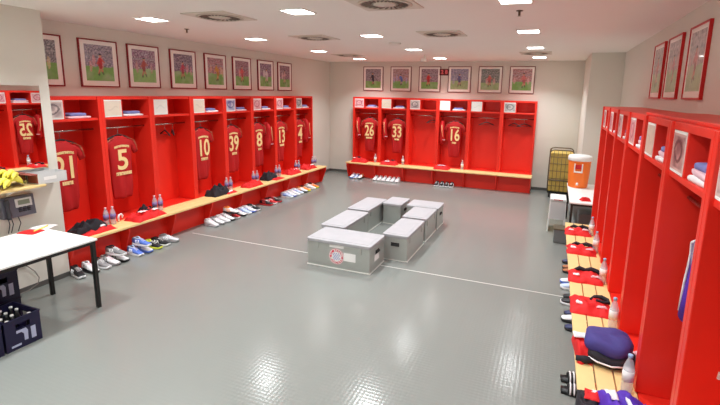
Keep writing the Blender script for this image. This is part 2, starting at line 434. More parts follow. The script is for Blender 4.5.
def locker_meshes(D):
    if D in LMESH: return LMESH[D]
    t = .047; w = W; g = .0008; q = {}
    q['side_panel'] = [box(g, -.016, HB+.001, t, D, HT).mesh('side_panel', M['red']), box(w-t, -.016, HB+.001, w-g, D, HT).mesh('side_panel', M['red'])]
    q['back_panel'] = [box(t, D-.014, .05, w-t, D-.002, HT-.03).mesh('back_panel', M['red'])]
    q['top_panel'] = [box(t, .0005, HT-.048, w-t, D, HT).mesh('top_panel', M['red'])]
    q['cubby_shelf'] = [box(t, .004, ZS-.02, w-t, D-.014, ZS+.014).mesh('cubby_shelf', M['red'])]
    q['cubby_divider'] = [box(.33, .006, ZS+.014, .348, D-.014, HT-.048).mesh('cubby_divider', M['red'])]
    q['base_panel'] = [box(t, D-.034, 0, w-t, D-.016, HB-.031).mesh('base_panel', M['red'])]
    q['seat_panel'] = [box(g, .002, HB-.03, w-g, D-.014, HB-.0005).mesh('seat_panel', M['red'])]
    rail = MB().tube([(t, .13, 1.835), (w-t, .13, 1.835)], .0125, 10)
    q['hanging_rail'] = [rail.mesh('hanging_rail', M['chrome'])]
    LMESH[D] = q; return q
def make_locker(label, loc, rotz, D, plate, seed, group):
    t = thing('locker', label, 'locker', loc, rotz, group)
    for nm, ms in locker_meshes(D).items():
        for me in ms:
            o = bpy.data.objects.new(nm, me); col.objects.link(o); o.parent = t
            if nm not in ('hanging_rail',):
                b = o.modifiers.new('bevel', 'BEVEL'); b.width = .004; b.segments = 2
    npl = box(.050, .004, ZS+.018, .329, .012, HT-.05).build('name_plate', M['matte_white'], t)
    me = print_mesh('plate_picture', .268, .215, PLATES[plate](seed), 26, 22, (.1895, .0032, (ZS+.018+HT-.05)/2))
    o = bpy.data.objects.new('plate_picture', me); col.objects.link(o); o.parent = npl
    return t
DL, DB, DR = XW*-1+XL-.003, YW-YB-.003, XWR-XR-.003
REF = {}
lref = ['locker of jersey 21', 'locker of jersey 5', 'hanger-only left locker', 'locker of jersey 10', 'locker of jersey 39', 'locker of jersey 8', 'locker of jersey 13', 'locker of jersey 4']
llab = ['tall red open locker holding jersey 21, first beyond the white pier', 'tall red open locker holding jersey 5 on the left wall', 'tall red left wall locker with only hangers, between jerseys 5 and 10', 'tall red open locker holding jersey 10 on the left wall',
        'tall red open locker holding jersey 39 on the left wall', 'tall red open locker holding jersey 8 on the left wall', 'tall red open locker holding jersey 13 on the left wall', 'tall red open locker holding jersey 4, last of the left wall']
bref = ['locker of jersey 26', 'locker of jersey 33', 'bare locker between jerseys 33 and 16', 'locker of jersey 16', 'bare back locker right beside jersey 16', 'end back locker nearest the trolley']
blab = ['tall red open locker holding jersey 26, back row end nearest the corner', 'tall red open locker holding jersey 33 in the back row', 'tall red back row locker without a jersey, between jerseys 33 and 16', 'tall red open locker holding jersey 16 in the back row',
        'tall red back row locker with blank plate and lone hanger, beside jersey 16', 'tall red back row end locker with grey plate, nearest the trolley']
orth = ['', 'second', 'third', 'fourth', 'fifth', 'sixth', 'seventh', 'eighth']
rref = ['right locker nearest the orange cooler']+[f'{orth[k]} right locker from the orange cooler' for k in range(1, 8)]
for k in range(8):
    make_locker(llab[k], (XL, Y0L+k*W, 0), PI/2, DL, ['photo', 'beige', 'white', 'beige', 'blue', 'pink', 'pink', 'grey'][k], k*1.7, 'red lockers along the left wall')
for k in range(6):
    make_locker(blab[k], (X0B+k*W, YB, 0), 0, DB, ['pink', 'beige', 'photo', 'white', 'white', 'grey'][k], 20+k*1.7, 'red lockers along the back wall')
for k in range(8):
    make_locker('tall red open locker, '+rref[k].replace('right locker', 'one' if k else 'the one')+' in the right row' if k else 'tall red open locker of the right row, nearest the orange cooler', (XR, Y0R-k*W, 0), -PI/2, DR, ['pink', 'pink', 'pink', 'pink', 'beige', 'dark', 'photo', 'photo'][k], 40+k*2.3, 'red lockers along the right wall')
def row_pt(row, k, u, d, z):
    """world point for locker-bay coordinates: u along the bay from the viewer's left, d into the locker (negative = out over the bench)"""
    if row == 'L': return (XL-d, Y0L+k*W+u, z)
    if row == 'B': return (X0B+k*W+u, YB+d, z)
    return (XR+d, Y0R-k*W-u, z)
ROT = {'L': PI/2, 'B': 0, 'R': -PI/2}
REFS = {'L': lref, 'B': bref, 'R': rref}

# benches
def make_bench(label, loc, rotz, n, over0, over1, kick=.21):
    t = thing('slatted_bench', label, 'bench', loc, rotz, 'slatted benches in front of the lockers')
    L0, L1 = -over0, n*W+over1; pw = (PB-.004-2*.010)/3
    for i in range(3):
        y0 = -PB+i*(pw+.010); box(L0, y0, HB-.034, L1, y0+pw, HB).build('slat', M['wood'], t, .004)
    box(L0+.03, -PB+kick, 0, L1-.03, -PB+kick+.016, HB-.04).build('kick_panel', M['red'], t)
    us = [k*W for k in range(n+1)]; us[0] = L0+.03; us[-1] = L1-.03
    for u in us:
        MB().prism([(-PB+.012, HB-.036), (-.004, HB-.036), (-.004, 0), (-PB+.14, 0), (-PB+.012, HB-.10)], 'x', u-.011, u+.011).build('bracket', M['red'], t, .002)
    return t
make_bench('long slatted wooden bench in front of the left wall lockers', (XL, Y0L, 0), PI/2, 8, 0, .10)
make_bench('slatted wooden bench in front of the back wall lockers', (X0B, YB, 0), 0, 6, .05, .02)
make_bench('long slatted wooden bench in front of the right wall lockers, running towards the camera', (XR, Y0R, 0), -PI/2, 8, 0, 0, .30)
bd = tag(box(-.02, -.9, 0, .40, .9, .022).build('loose_board', M['red'], None, .004), 'red board lying flat on top of the nearest right lockers', 'board'); bd.location = (XR+.04, 3.30, HT)
bd2 = bd

# ------------------------------------------------------------------ jerseys and hangers
def make_hanger():
    t = thing('coat_hanger', '', 'coat hanger')
    arc = [(.0, 0, -.135), (0, 0, -.05)]+[(.024*math.sin(a)-.0, 0, -.008+.024*-math.cos(a)+.0) for a in []]
    hook = [(0, 0, -.13), (0, 0, -.05)]+[(.017-.017*math.cos(a), 0, -.035+.017*math.sin(a)+.016) for a in [i*PI/7 for i in range(9)]]
    MB().tube(hook, .004, 6).build('hook', M['chrome'], t)
    MB().tube([(-.21, 0, -.205), (-.15, 0, -.175), (-.05, 0, -.138), (0, 0, -.128), (.05, 0, -.138), (.15, 0, -.175), (.21, 0, -.205)], [.008, .012, .012, .012, .012, .012, .008], 8).build('shoulder_bar', M['hanger'], t)
    MB().tube([(-.19, 0, -.195), (.19, 0, -.195)], .005, 6).build('cross_bar', M['hanger'], t)
    return t
PH = Proto(make_hanger)
def letters_strip(mb, n, z, h, w, y, arch=0, seed=0):
    r = random.Random(seed); x = -w/2; step = w/n
    for i in range(n):
        c = -w/2+(i+.5)*step; dz = arch*(1-(2*c/w)**2)
        m = Matrix.Translation((c, y, z+dz)) @ Matrix.Rotation(arch*4*c/w/w*2*0, 4, 'Y')
        k = step*.43
        mb.box(-k, -.001, -h/2, -k*.35, .001, h/2, m); mb.box(k*.35, -.001, -h/2, k, .001, h/2, m)
        mb.box(-k*.35, -.001, h*.18 if r.random() < .5 else -h/2, k*.35, .001, h/2 if r.random() < .5 else h*.45, m)
def make_jersey(num, label, loc, rotz, group, name_letters=6, mat_=None, stripes='trim_gold', seed=0, plain=False, long=False):
    t = thing('football_jersey', label, 'jersey', loc, rotz, group); mt = mat_ or M['jersey']
    prof = [(-.96, .135, .030), (-.92, .143, .042), (-.78, .156, .05), (-.65, .166, .053), (-.5, .174, .055), (-.35, .180, .058), (-.22, .187, .060), (-.12, .198, .056), (-.075, .195, .048), (-.045, .150, .040), (-.02, .105, .034), (-.004, .075, .028)]
    rings = []; n = 40
    for z, w, d in prof:
        ring = []
        fold = max(0, min(1, (-z-.42)/.3))
        for k in range(n):
            a = 2*PI*k/n; cx = math.copysign(abs(math.cos(a))**.75, math.cos(a))*w; sy = math.copysign(abs(math.sin(a))**.6, math.sin(a))*d
            sy += fold*.022*math.sin(cx*34+seed*1.3+z*4)*(1 if sy < 0 else .5)
            ring.append((cx, sy, z))
        rings.append(ring)
    MB().loft(rings).build('torso', mt, t)
    for sx in (-1, 1):
        path = [(.13, -.070, .062, .036), (.175, -.098, .08, .040), (.216, -.145, .082, .038), (.250, -.205, .078, .034), (.272, -.262, .080, .030)]
        if long: path = path[:4]+[(.262, -.30, .085, .04), (.285, -.43, .095, .045), (.305, -.57, .10, .05)]
        rs = []
        for px, pz, rw, rd in path:
            # cross-section: across the sleeve (perpendicular to its run) and front-back
            ring = []
            for k in range(18):
                a = 2*PI*k/18; cw = math.cos(a)*rw*.62; ring.append((sx*(px+cw*.88), math.sin(a)*rd-.004, pz+cw*.42))
            rs.append(ring)
        sl = MB().loft(rs).build('sleeve', mt, t)
        if stripes:
            st = MB()
            for o in (-.016, .0, .016):
                st.tube([(sx*(.10+.0), -.037+o*.3, -.018), (sx*.17, -.043+o*.2, -.042), (sx*.225, -.045+o, -.078), (sx*.26, -.040+o*.5, -.15), (sx*.278, -.03+o, -.24)]+([(sx*.30, -.03+o, -.32), (sx*.335, -.025+o, -.44), (sx*.362, -.02+o, -.56)] if long else []), (.003 if not long else .008), 6)
            st.build('shoulder_stripes', M[stripes], t)
    MB().tube([(.066*math.cos(a), .026*math.sin(a), .002+.012*math.sin(a)) for a in [2*PI*k/20 for k in range(20)]], .011, 8, closed=True).build('collar', M['jersey2'] if not plain else mt, t)
    if not plain:
        y = -.0605
        text_obj('number', num, .43, M['gold'], t, Matrix.Translation((0, y, -.37)) @ FACE, .002, .008, .70 if len(num) > 1 else .95)
        mb = MB(); letters_strip(mb, 13, -.165, .034, .25, -.0595, .02, seed); mb.build('club_lettering', M['gold'], t)
        mb = MB(); letters_strip(mb, name_letters, -.565, .05, .029*name_letters, -.066, 0, seed+3); mb.build('name_lettering', M['gold'], t)
    return t
def hang_jersey(row, k, u, num, label, group, nl=6, **kw):
    hp = row_pt(row, k, u, .13, 1.852)
    PH.put(f'dark coat hanger carrying jersey {num}', hp, ROT[row], 'coat hangers in the lockers')
    make_jersey(num, label, row_pt(row, k, u, .13, 1.70), ROT[row], group, nl, seed=k*1.3+len(num), **kw)
JG = 'red numbered jerseys hanging in the lockers'
for k, u, num, nl in [(0, .325, '21', 5), (1, .33, '5', 9), (3, .325, '10', 6), (4, .325, '39', 5), (5, .325, '8', 4), (6, .345, '13', 6), (7, .345, '4', 5)]:
    hang_jersey('L', k, u, num, f'red jersey with gold number {num} hanging in a left wall locker', JG, nl)
for k, u, num, nl in [(0, .49, '26', 7), (1, .50, '33', 5), (3, .465, '16', 4)]:
    hang_jersey('B', k, u, num, f'red jersey with gold number {num} hanging in a back wall locker', JG, nl)
hang_jersey('R', 0, .50, '25', 'red jersey with gold number 25, seen mirrored in the wall mirror', JG, 6)
# red tracksuit tops hanging edge-on beside the jerseys
def make_tracktop():
    t = thing('tracksuit_top', '', 'tracksuit top')
    rings = []
    for z, w, d in [(-.62, .05, .10), (-.5, .06, .115), (-.3, .06, .12), (-.12, .055, .12), (-.05, .045, .10), (0, .02, .05)]:
        rings.append([(math.cos(2*PI*k/22)*w+.008*math.sin(k*1.7+z*9), math.sin(2*PI*k/22)*d, z) for k in range(22)])
    MB().loft(rings).build('body', M['jersey2'], t)
    sl = []
    for x, y, z, r in [(0, -.07, -.06, .045), (.005, -.10, -.14, .055), (.02, -.115, -.28, .052), (.05, -.118, -.42, .045), (.075, -.105, -.52, .04)]:
        sl.append([(x+math.cos(2*PI*k/14)*r*.8, y+math.sin(2*PI*k/14)*r*.55, z) for k in range(14)])
    MB().loft(sl).build('sleeve', M['jersey2'], t)
    MB().tube([(.073+.036*math.cos(2*PI*k/14), -.104+.026*math.sin(2*PI*k/14), -.505) for k in range(14)], .008, 6, closed=True).build('cuff', M['cloth_pink'], t)
    MB().tube([(.012, -.145, -.10), (.02, -.152, -.28), (.05, -.148, -.42)], .006, 6).build('sleeve_stripe', M['gold'], t)
    MB().tube([(0, 0, 0), (0, 0, .11), (.018, 0, .135), (.03, 0, .11)], .004, 6).build('hook_loop', M['hanger'], t)
    return t
PT = Proto(make_tracktop)
TG = 'red tracksuit tops hanging beside the jerseys'
for row, k, u, n in [('B', 0, .115, '26'), ('B', 1, .115, '33'), ('B', 3, .115, '16'), ('R', 0, .12, '25'), ('L', 7, .685, '4'), ('L', 5, .68, '8')]:
    PT.put(f'red tracksuit top hanging edge-on beside jersey {n}', row_pt(row, k, u, .15 if row != 'R' else .24, 1.71), ROT[row], TG)
# bare hangers
for row, k, u, rz, lb in [('L', 2, .36, 1.2, 'bare dark hanger in the jersey-free left locker, the nearer of two'), ('L', 2, .52, .9, 'bare dark hanger in the jersey-free left locker, the farther of two'),
                          ('B', 2, .66, 1.0, 'bare dark hanger in the empty back locker between jerseys 33 and 16'), ('B', 4, .45, .5, 'bare dark hanger in the back locker right beside jersey 16'),
                          ('B', 5, .32, -.7, 'bare dark hanger in the end back locker, the left of two'), ('B', 5, .56, .6, 'bare dark hanger in the end back locker, the right of two')]:
    PH.put(lb, row_pt(row, k, u, .13, 1.852), ROT[row]+rz, 'bare coat hangers')
# violet shirt in a right locker (its sleeve shows past a post)
def violet_shirt():
    t = make_jersey('', 'violet shirt with white sleeve stripes hanging in a right locker', row_pt('R', 5, .525, .17, 1.70), -PI/2, 'violet shirt', 1, M['cloth_violet'], 'cloth_white', 2, True, True)
    del t['group']
    PH.put('dark coat hanger carrying the violet shirt', row_pt('R', 5, .525, .13, 1.852), -PI/2, 'coat hangers in the lockers')
violet_shirt()

# ------------------------------------------------------------------ towels
def towel_mesh(nm, m, w, d, h, seed):
    rings = []
    def sec(y, s):
        pts = []
        for k in range(24):
            a = 2*PI*k/24; cx = math.copysign(abs(math.cos(a))**.35, math.cos(a))*w/2*s; cz = math.copysign(abs(math.sin(a))**.6, math.sin(a))*h/2*s+h/2
            pts.append((cx+.004*noise.noise(Vector((cx*9, y*9, seed))), y, cz+.006*noise.noise(Vector((cx*11, y*11, seed+3)))))
        return pts
    for i, (y, s) in enumerate([(-d/2, .86), (-d/2+.012, .98), (-d/4, 1), (0, 1), (d/4, 1), (d/2-.012, .98), (d/2, .86)]): rings.append(sec(y, s))
    return MB().loft(rings).mesh(nm, m)
def make_towel(m, w, d, h, seed):
    me = towel_mesh('folded_towel', m, w, d, h, seed)
    def f():
        o = bpy.data.objects.new('folded_towel', me); col.objects.link(o); return tag(o, '', 'towel')
    return Proto(f)
TW = make_towel(M['cloth_white'], .35, .24, .036, 1); TPk = make_towel(M['cloth_pink'], .34, .24, .034, 2); TB = make_towel(M['cloth_blue'], .25, .20, .042, 3)
for row, ks in (('L', [0, 1, 3, 4, 5, 6, 7]), ('B', [0, 1, 3]), ('R', [0, 1, 2, 3, 4, 5, 6])):
    for k in ks:
        ref = REFS[row][k]; z = ZS+.0142; ad = 'lower'
        o = (TW if (row == 'R' or k % 2) else TPk)
        cn = 'white' if o is TW else 'pale pink'
        o.put(f'{cn} folded towel, lowest in the top cubby, {ref}', row_pt(row, k, .55, .14, z), ROT[row]+.05, 'folded towels in the top cubbies'); z += .034
        if row == 'R':
            TPk.put(f'pale pink folded towel, middle of the cubby stack, {ref}', row_pt(row, k, .545, .145, z), ROT[row]-.04, 'folded towels in the top cubbies'); z += .032
        TB.put(f'blue folded towel, topmost in the top cubby, {ref}', row_pt(row, k, .54+.02*math.sin(k*2), .14, z), ROT[row]+.1, 'folded towels in the top cubbies')

# ------------------------------------------------------------------ bottles
def make_bottle(labelm, capm, tall):
    def f():
        t = thing('water_bottle', '', 'bottle'); h = tall
        MB().lathe([(.02, 0), (.034, .004), (.037, .02), (.037, h*.30), (.0355, h*.33), (.037, h*.36), (.037, h*.62), (.033, h*.70), (.020, h*.84), (.0135, h*.89), (.0135, h*.94)], 20).build('body', M['pet'], t)
        MB().lathe([(.0378, h*.32), (.0378, h*.60)], 20).build('label', labelm, t)
        MB().lathe([(.016, h*.925), (.016, h*.995), (.013, h)], 16).build('cap', capm, t)
        return t
    return Proto(f)
BL = make_bottle(M['label_purple'], M['label_pink'], .27); BW = make_bottle(M['label_white'], M['cap_blue'], .285); BK = make_bottle(M['label_white'], M['label_white'], .25)
LU = [(0, .80), (1, .80), (3, .815), (4, .815), (5, .815), (6, .815), (7, .80)]
for k, u in LU:
    ref = lref[k]
    BL.put(f'clear bottle with violet label on the bench, nearer of two, {ref}', row_pt('L', k, u-.085, -.07, HB), .3*k, 'bottle pairs on the left bench')
    BL.put(f'clear bottle with violet label on the bench, farther of two, {ref}', row_pt('L', k, u, -.10, HB), .5*k, 'bottle pairs on the left bench')
for k in (0, 1, 3):
    BK.put(f'white labelled bottle on the back bench, {bref[k]}', row_pt('B', k, .745, -.06, HB), k, 'bottles on the back bench')
for k, (x, y) in enumerate([(.645, 6.79), (.645, 6.05), (.64, 5.03), (.63, 4.03), (.62, 3.12)]):
    BW.put(f'clear bottle with white label and blue cap, {["farthest", "second farthest", "third farthest", "fourth farthest", "nearest"][k]} on the right bench', (x, y, HB), k*.9, 'bottles on the right bench')

# ------------------------------------------------------------------ clothes on the benches
def heap_mesh(w, d, h, seed, sharp=.5, fr=9):
    """a crumpled cloth: closed dome with folds"""
    mb = MB(); nu, nv = 26, 20
    def top(u, v):
        x, y = (u-.5)*w, (v-.5)*d
        e = min(1, (min(u, 1-u, .5)*2)*1.0/.36)*min(1, (min(v, 1-v, .5)*2)*1.0/.42)
        e = max(0, e)**sharp
        n = noise.noise(Vector((x*fr, y*fr, seed)))+.5*noise.noise(Vector((x*fr*2.3, y*fr*2.3, seed+9)))
        wob = 1+.16*noise.noise(Vector((u*2.2, v*2.2, seed+4)))
        fold = .16*abs(math.sin(x*22+y*9+seed))
        return (x*wob, y*wob, max(.004, h*e*(.80+.48*n-fold*1.3)) if 0 < u < 1 and 0 < v < 1 else .002)
    mb.grid(top, nu, nv); n = len(mb.v)
    mb.add([(p[0], p[1], 0) for p in mb.v[:n]], [tuple(reversed(f)) for f in mb.f[:nu*nv]])
    rim = [i for i in range(nu+1)]+[(j+1)*(nu+1)+nu for j in range(nv)]+[nv*(nu+1)+i for i in range(nu-1, -1, -1)]+[j*(nu+1) for j in range(nv-1, 0, -1)]
    mb.f += [(rim[i], rim[(i+1) % len(rim)], rim[(i+1) % len(rim)]+n, rim[i]+n) for i in range(len(rim))]; mb.sm += [True]*len(rim)
    return mb
def heap(name, label, cat, loc, rotz, w, d, h, m, seed, group=None, bits=(), fr=9):
    """bits: (part name, material, [(x,y,z)...] strap path, radius) or ('patch', material, x, y, rx, ry)"""
    t = thing(name, label, cat, loc, rotz, group)
    h *= 1.3; body = heap_mesh(w, d, h, seed, fr=fr).build('cloth', m, t)
    for b in bits:
        if b[0] == 'patch':
            _, pm, x, y, rx, ry = b
            heap_mesh(rx*2.2, ry*2.2, .022, seed+x*7, fr=14).build('white_patch' if pm in (M['cloth_white'], M['cloth_pink']) else 'dark_patch', pm, t).location = (x, y, max(v.co.z for v in body.data.vertices if math.hypot(v.co.x-x, v.co.y-y) < .03)-.006)
        else:
            nm, pm, pts, r = b; MB().tube([(q[0], q[1], q[2]*.92) for q in pts], r, 8).build(nm, pm, t)
    return t
CG = 'clothes laid on the left bench'
# left bench (local x along the row, local y into the locker)
def onL(k, u, d): return row_pt('L', k, u, d, HB)
heap('folded_shorts', 'red folded shorts on the left bench beside the white table, under a black garment', 'clothing', onL(0, .46, -.17), PI/2, .46, .30, .07, M['cloth_red'], 3, CG, [('patch', M['cloth_white'], .06, -.08, .035, .02)])
heap('black_garment', 'black crumpled garment lying over red shorts on the bench by the white table', 'clothing', (XL+.13, Y0L+.40, HB+.035), PI/2, .46, .24, .12, M['cloth_black'], 5, CG)
heap('red_shirt', 'red shirt with white patches on the bench in front of jersey 5', 'clothing', onL(1, .42, -.20), PI/2+.1, .54, .32, .10, M['cloth_red'], 8, CG, [('patch', M['cloth_white'], -.10, -.04, .045, .028), ('patch', M['cloth_white'], .12, -.08, .05, .025), ('patch', M['cloth_pink'], .02, .02, .04, .025)])
heap('black_garment', 'black and grey garment on the bench beside bottles in front of jersey 5', 'clothing', onL(1, .57, -.06), PI/2, .28, .18, .13, M['cloth_black'], 12, CG)
tc = tag(MB().tube([(-.03, 0, .014), (-.035, 0, .07), (-.02, 0, .105), (.015, 0, .11), (.035, 0, .085), (.03, 0, .05)], [.014, .015, .016, .016, .014, .011], 10).build('white_loop_strap', M['cloth_white']), 'white curled strap standing on the bench beside jersey 5 bottles', 'strap'); tc.location = onL(1, .10, -.07); tc.rotation_euler = (0, 0, PI/2)
heap('navy_garment', 'dark navy crumpled garment on the bench in front of jersey 10', 'clothing', onL(3, .42, -.12), PI/2, .44, .28, .16, M['cloth_black'], 15, CG)
heap('red_cloth', 'small red and white cloth on the bench edge in front of jersey 10', 'clothing', onL(3, .64, -.24), PI/2, .26, .14, .035, M['cloth_red'], 17, CG, [('patch', M['cloth_white'], 0, 0, .06, .03)])
heap('red_cloth', 'small red cloth with white patch on the bench in front of jersey 39', 'clothing', onL(4, .50, -.20), PI/2, .46, .26, .09, M['cloth_red'], 19, CG, [('patch', M['cloth_white'], -.1, .02, .045, .035)])
heap('dark_garment', 'dark garment on red cloth on the bench in front of jersey 8', 'clothing', onL(5, .40, -.10), PI/2, .40, .24, .17, M['cloth_black'], 21, CG)
heap('red_cloth', 'red folded cloth near the bench edge in front of jersey 8', 'clothing', onL(5, .52, -.26), PI/2, .34, .16, .03, M['cloth_red'], 23, CG)
heap('red_cloth', 'red folded cloth on the bench in front of jersey 13', 'clothing', onL(6, .42, -.16), PI/2, .48, .28, .10, M['cloth_red'], 25, CG, [('patch', M['cloth_pink'], .08, -.04, .06, .03)])
heap('red_cloth', 'red cloth with white patch on the bench in front of jersey 4', 'clothing', onL(7, .36, -.15), PI/2, .48, .28, .10, M['cloth_red'], 27, CG, [('patch', M['cloth_white'], .1, -.04, .05, .03)])
heap('red_cloth', 'red clothes with dark and white patches on the back bench, at jersey 26', 'clothing', row_pt('B', 0, .30, -.16, HB), 0, .46, .28, .11, M['cloth_red'], 31, CG, [('patch', M['cloth_black'], -.06, 0, .08, .04), ('patch', M['cloth_white'], -.14, -.05, .04, .03)])
heap('red_cloth', 'red clothes with a white patch on the back bench, at jersey 33', 'clothing', row_pt('B', 1, .38, -.20, HB), 0, .48, .28, .11, M['cloth_red'], 33, CG, [('patch', M['cloth_white'], -.04, -.05, .06, .035), ('patch', M['cloth_black'], .1, .04, .06, .03)])
heap('red_cloth', 'dark red and pink clothes on the back bench, at jersey 16', 'clothing', row_pt('B', 3, .22, -.22, HB), .1, .42, .28, .10, M['cloth_red'], 35, CG, [('patch', M['cloth_black'], -.02, .03, .12, .04), ('patch', M['cloth_pink'], 0, -.07, .1, .02)])
# right bench: red bundles with black straps
RG = 'red clothes bundles on the right bench'
rb = [(6.86, .30, 'farthest red bundle with black straps on the right bench, beside the white table'), (6.02, .30, 'red bundle with black straps on the right bench, second from the white table'),
      (5.10, .31, 'red bundle with a folded black strap on the right bench, third from the white table'), (4.36, .34, 'large red folded jacket with black collar on the right bench, fourth from the table')]
for i, (y, d, lb) in enumerate(rb):
    st = [('black_strap', M['cloth_black'], [(-.12, .10, .045), (-.06, .115, .075), (.0, .10, .062), (.06, .115, .078), (.12, .10, .07), (.16, .05, .05)], [.014, .026, .022, .028, .024, .014])]
    if i == 3: st = [('black_collar', M['cloth_black'], [(.0, .06, .066), (.04, .11, .078), (.10, .12, .08), (.15, .08, .078), (.16, .03, .07), (.10, .03, .072), (.05, .05, .074)], [.012, .018, .022, .02, .016, .014, .012])]
    heap('clothes_bundle', lb, 'clothing', (.478, y, HB), 0, .36, d+.02, .062, M['cloth_red'], 40+i*3, RG, st+[('patch', M['cloth_white'], -.1, -.06, .03, .02), ('patch', M['cloth_pink'], .09, -.08, .04, .012)])
# navy kit bag with black underside, red shoe bag
bag = thing('kit_bag', 'navy blue and black kit bag slumped on the right bench beside the nearest bottle', 'bag', (.535, 3.50, HB), -.15)
def blob(w, d, h, seed, z0=0, am=.012):
    rings = []
    for i in range(13):
        t = i/12; a = -PI/2+PI*t; rr = math.cos(a)**.45 if 0 < t < 1 else .02; z = z0+h*(.5+.5*math.copysign(abs(math.sin(a))**.7, math.sin(a)))
        ring = []
        for k in range(30):
            b = 2*PI*k/30; cx = math.copysign(abs(math.cos(b))**.6, math.cos(b)); sy = math.copysign(abs(math.sin(b))**.6, math.sin(b))
            p = Vector((cx*rr*w/2, sy*rr*d/2, z)); nn = noise.noise(p*9+Vector((seed, 0, 0)))
            ring.append((p.x*(1+.10*nn), p.y*(1+.10*nn), max(.001, p.z+am*nn+.008*math.sin(p.x*28+p.y*17))))
        rings.append(ring)
    return MB().loft(rings)
blob(.31, .33, .10, 3).build('black_underside', M['cloth_black'], bag)
blob(.33, .31, .14, 6, .055, .016).build('navy_top', M['cloth_navy'], bag).location = (0, .025, 0)
MB().tube([(-.12, -.13, .05), (-.06, -.172, .05), (.04, -.178, .045), (.11, -.15, .05)], .006, 6).build('white_piping', M['cloth_white'], bag)
MB().tube([(.13, .02, .12), (.175, -.03, .10), (.18, -.09, .05), (.15, -.14, .015)], .013, 8).build('carry_strap', M['cloth_black'], bag)
sb = heap('shoe_bag', 'red and black shoe bag on the right bench edge by the navy bag', 'bag', (.355, 3.53, HB), .1, .10, .36, .10, M['cloth_red'], 55, None, [('patch', M['cloth_white'], 0, .10, .045, .04), ('black_base', M['cloth_black'], [(-.06, -.15, .03), (.0, -.165, .035), (.07, -.15, .03)], [.02, .03, .02])])
heap('pale_towel', 'small pinkish white cloth in a right locker seat behind the navy bag', 'towel', (.80, 3.58, HB-.003), .2, .17, .22, .07, M['cloth_pink'], 58)
heap('violet_shirt_heap', 'violet crumpled shirt with white marks on the right bench, nearest the camera', 'clothing', (.57, 2.79, HB), .15, .30, .44, .13, M['cloth_violet'], 61, None, [('patch', M['cloth_white'], -.06, .10, .03, .045), ('patch', M['cloth_white'], .03, .05, .012, .06)])
heap('dark_red_cloth', 'black and red cloth with white mark on the bench edge beside the violet shirt', 'clothing', (.36, 2.84, HB), -.1, .14, .34, .07, M['cloth_black'], 64, None, [('patch', M['cloth_red'], .02, .06, .04, .05), ('patch', M['cloth_white'], .03, .09, .02, .02)])
heap('red_white_cloth', 'black and pinkish white cloth on a right locker seat nearest the camera', 'clothing', (.84, 2.78, HB-.003), .2, .26, .3, .07, M['cloth_pink'], 67, None, [('patch', M['cloth_black'], -.06, -.02, .05, .07)])

# ------------------------------------------------------------------ shoes
def shoe_proto(nm, upper, sole, stripe, collar):
    L = .29
    def f():
        t = thing(nm, '', 'shoe')
        # toe points to local -y; heel at y=0
        def outline(y):   # half widths along the foot, y from 0 (heel) to 1 (toe)
            return .5*(.062+.030*math.sin(min(1, y*1.15)*PI*.62)+.008*math.sin(y*PI*2.0-.6))*(1 if y > .06 else .82)*(1 if y < .9 else math.sqrt(max(.12, 1-((y-.9)/.1)**2*.86)))
        ys = [0, .03, .1, .2, .3, .42, .55, .68, .8, .9, .96, 1]
        sr = []
        for y in ys:
            w = outline(y); z1 = .026+.012*max(0, y-.85)/.15; z0 = .0+.014*max(0, (y-.82)/.18)**1.5
            sr.append([(-w, -y*L, z0), (w, -y*L, z0), (w*1.04, -y*L, (z0+z1)/2), (w, -y*L, z1), (-w, -y*L, z1), (-w*1.04, -y*L, (z0+z1)/2)])
        MB().loft(sr).build('sole', sole, t)
        top = {0: .088, .03: .098, .1: .098, .2: .084, .3: .082, .42: .094, .55: .082, .68: .066, .8: .056, .9: .05, .96: .044, 1: .032}
        ur = []
        for y in ys:
            w = outline(y)*.95; h = top[y]; r = []
            for k in range(16):
                a = 2*PI*k/16; c, s_ = math.cos(a), math.sin(a)
                r.append((math.copysign(abs(c)**.7, c)*w*(1 if s_ < .3 else .86 if y > .35 else .92), -y*L, .024+(h-.024)*(.5+.5*math.copysign(abs(s_)**.8, s_))))
            ur.append(r)
        MB().loft(ur).build('upper', upper, t)
        cr = MB(); cr.tube([(.027*math.cos(2*PI*k/16), -.062+.05*math.sin(2*PI*k/16), .094+.006*math.cos(4*PI*k/16)) for k in range(16)], .009, 6, closed=True)
        cr.build('collar', collar, t)
        MB().lathe([(.001, .094), (.024, .0975), (.001, .0985)], 14, (0, -.062, 0)).build('opening', M['black'], t)
        for sx in (-1, 1):
            st = MB()
            for q in (.36, .45, .54):
                st.tube([(sx*(outline(q)*.96), -q*L, .03), (sx*outline(q)*.93, -(q-.045)*L, .054), (sx*outline(q)*.72, -(q-.09)*L, .079)], .0055, 6)
            st.build('side_stripes', stripe, t)
        lc = MB()
        for q in (.44, .51, .58, .65): lc.tube([(-.017, -q*L, top_at(q)), (0, -q*L-.003, top_at(q)+.004), (.017, -q*L, top_at(q))], .004, 6)
        lc.build('laces', M['cloth_white'] if upper is not SH['white'] else M['cloth_pink'], t)
        return t
    def top_at(y):
        pts = [(.42, .094), (.55, .082), (.68, .066), (.8, .056)]
        for (a, b), (c, d) in zip(pts, pts[1:]):
            if a <= y <= c: return b+(d-b)*(y-a)/(c-a)
        return .08
    return Proto(f)
SH = {k: mat('shoe_'+k, c, .5) for k, c in dict(white=(236, 234, 236), silver=(200, 200, 206), black=(30, 28, 32), blue=(90, 120, 206), red=(200, 40, 44), orange=(238, 130, 50), yellow=(220, 226, 70), navy=(44, 50, 92), grey=(140, 138, 140), brown=(176, 104, 60), light=(190, 206, 236)).items()}
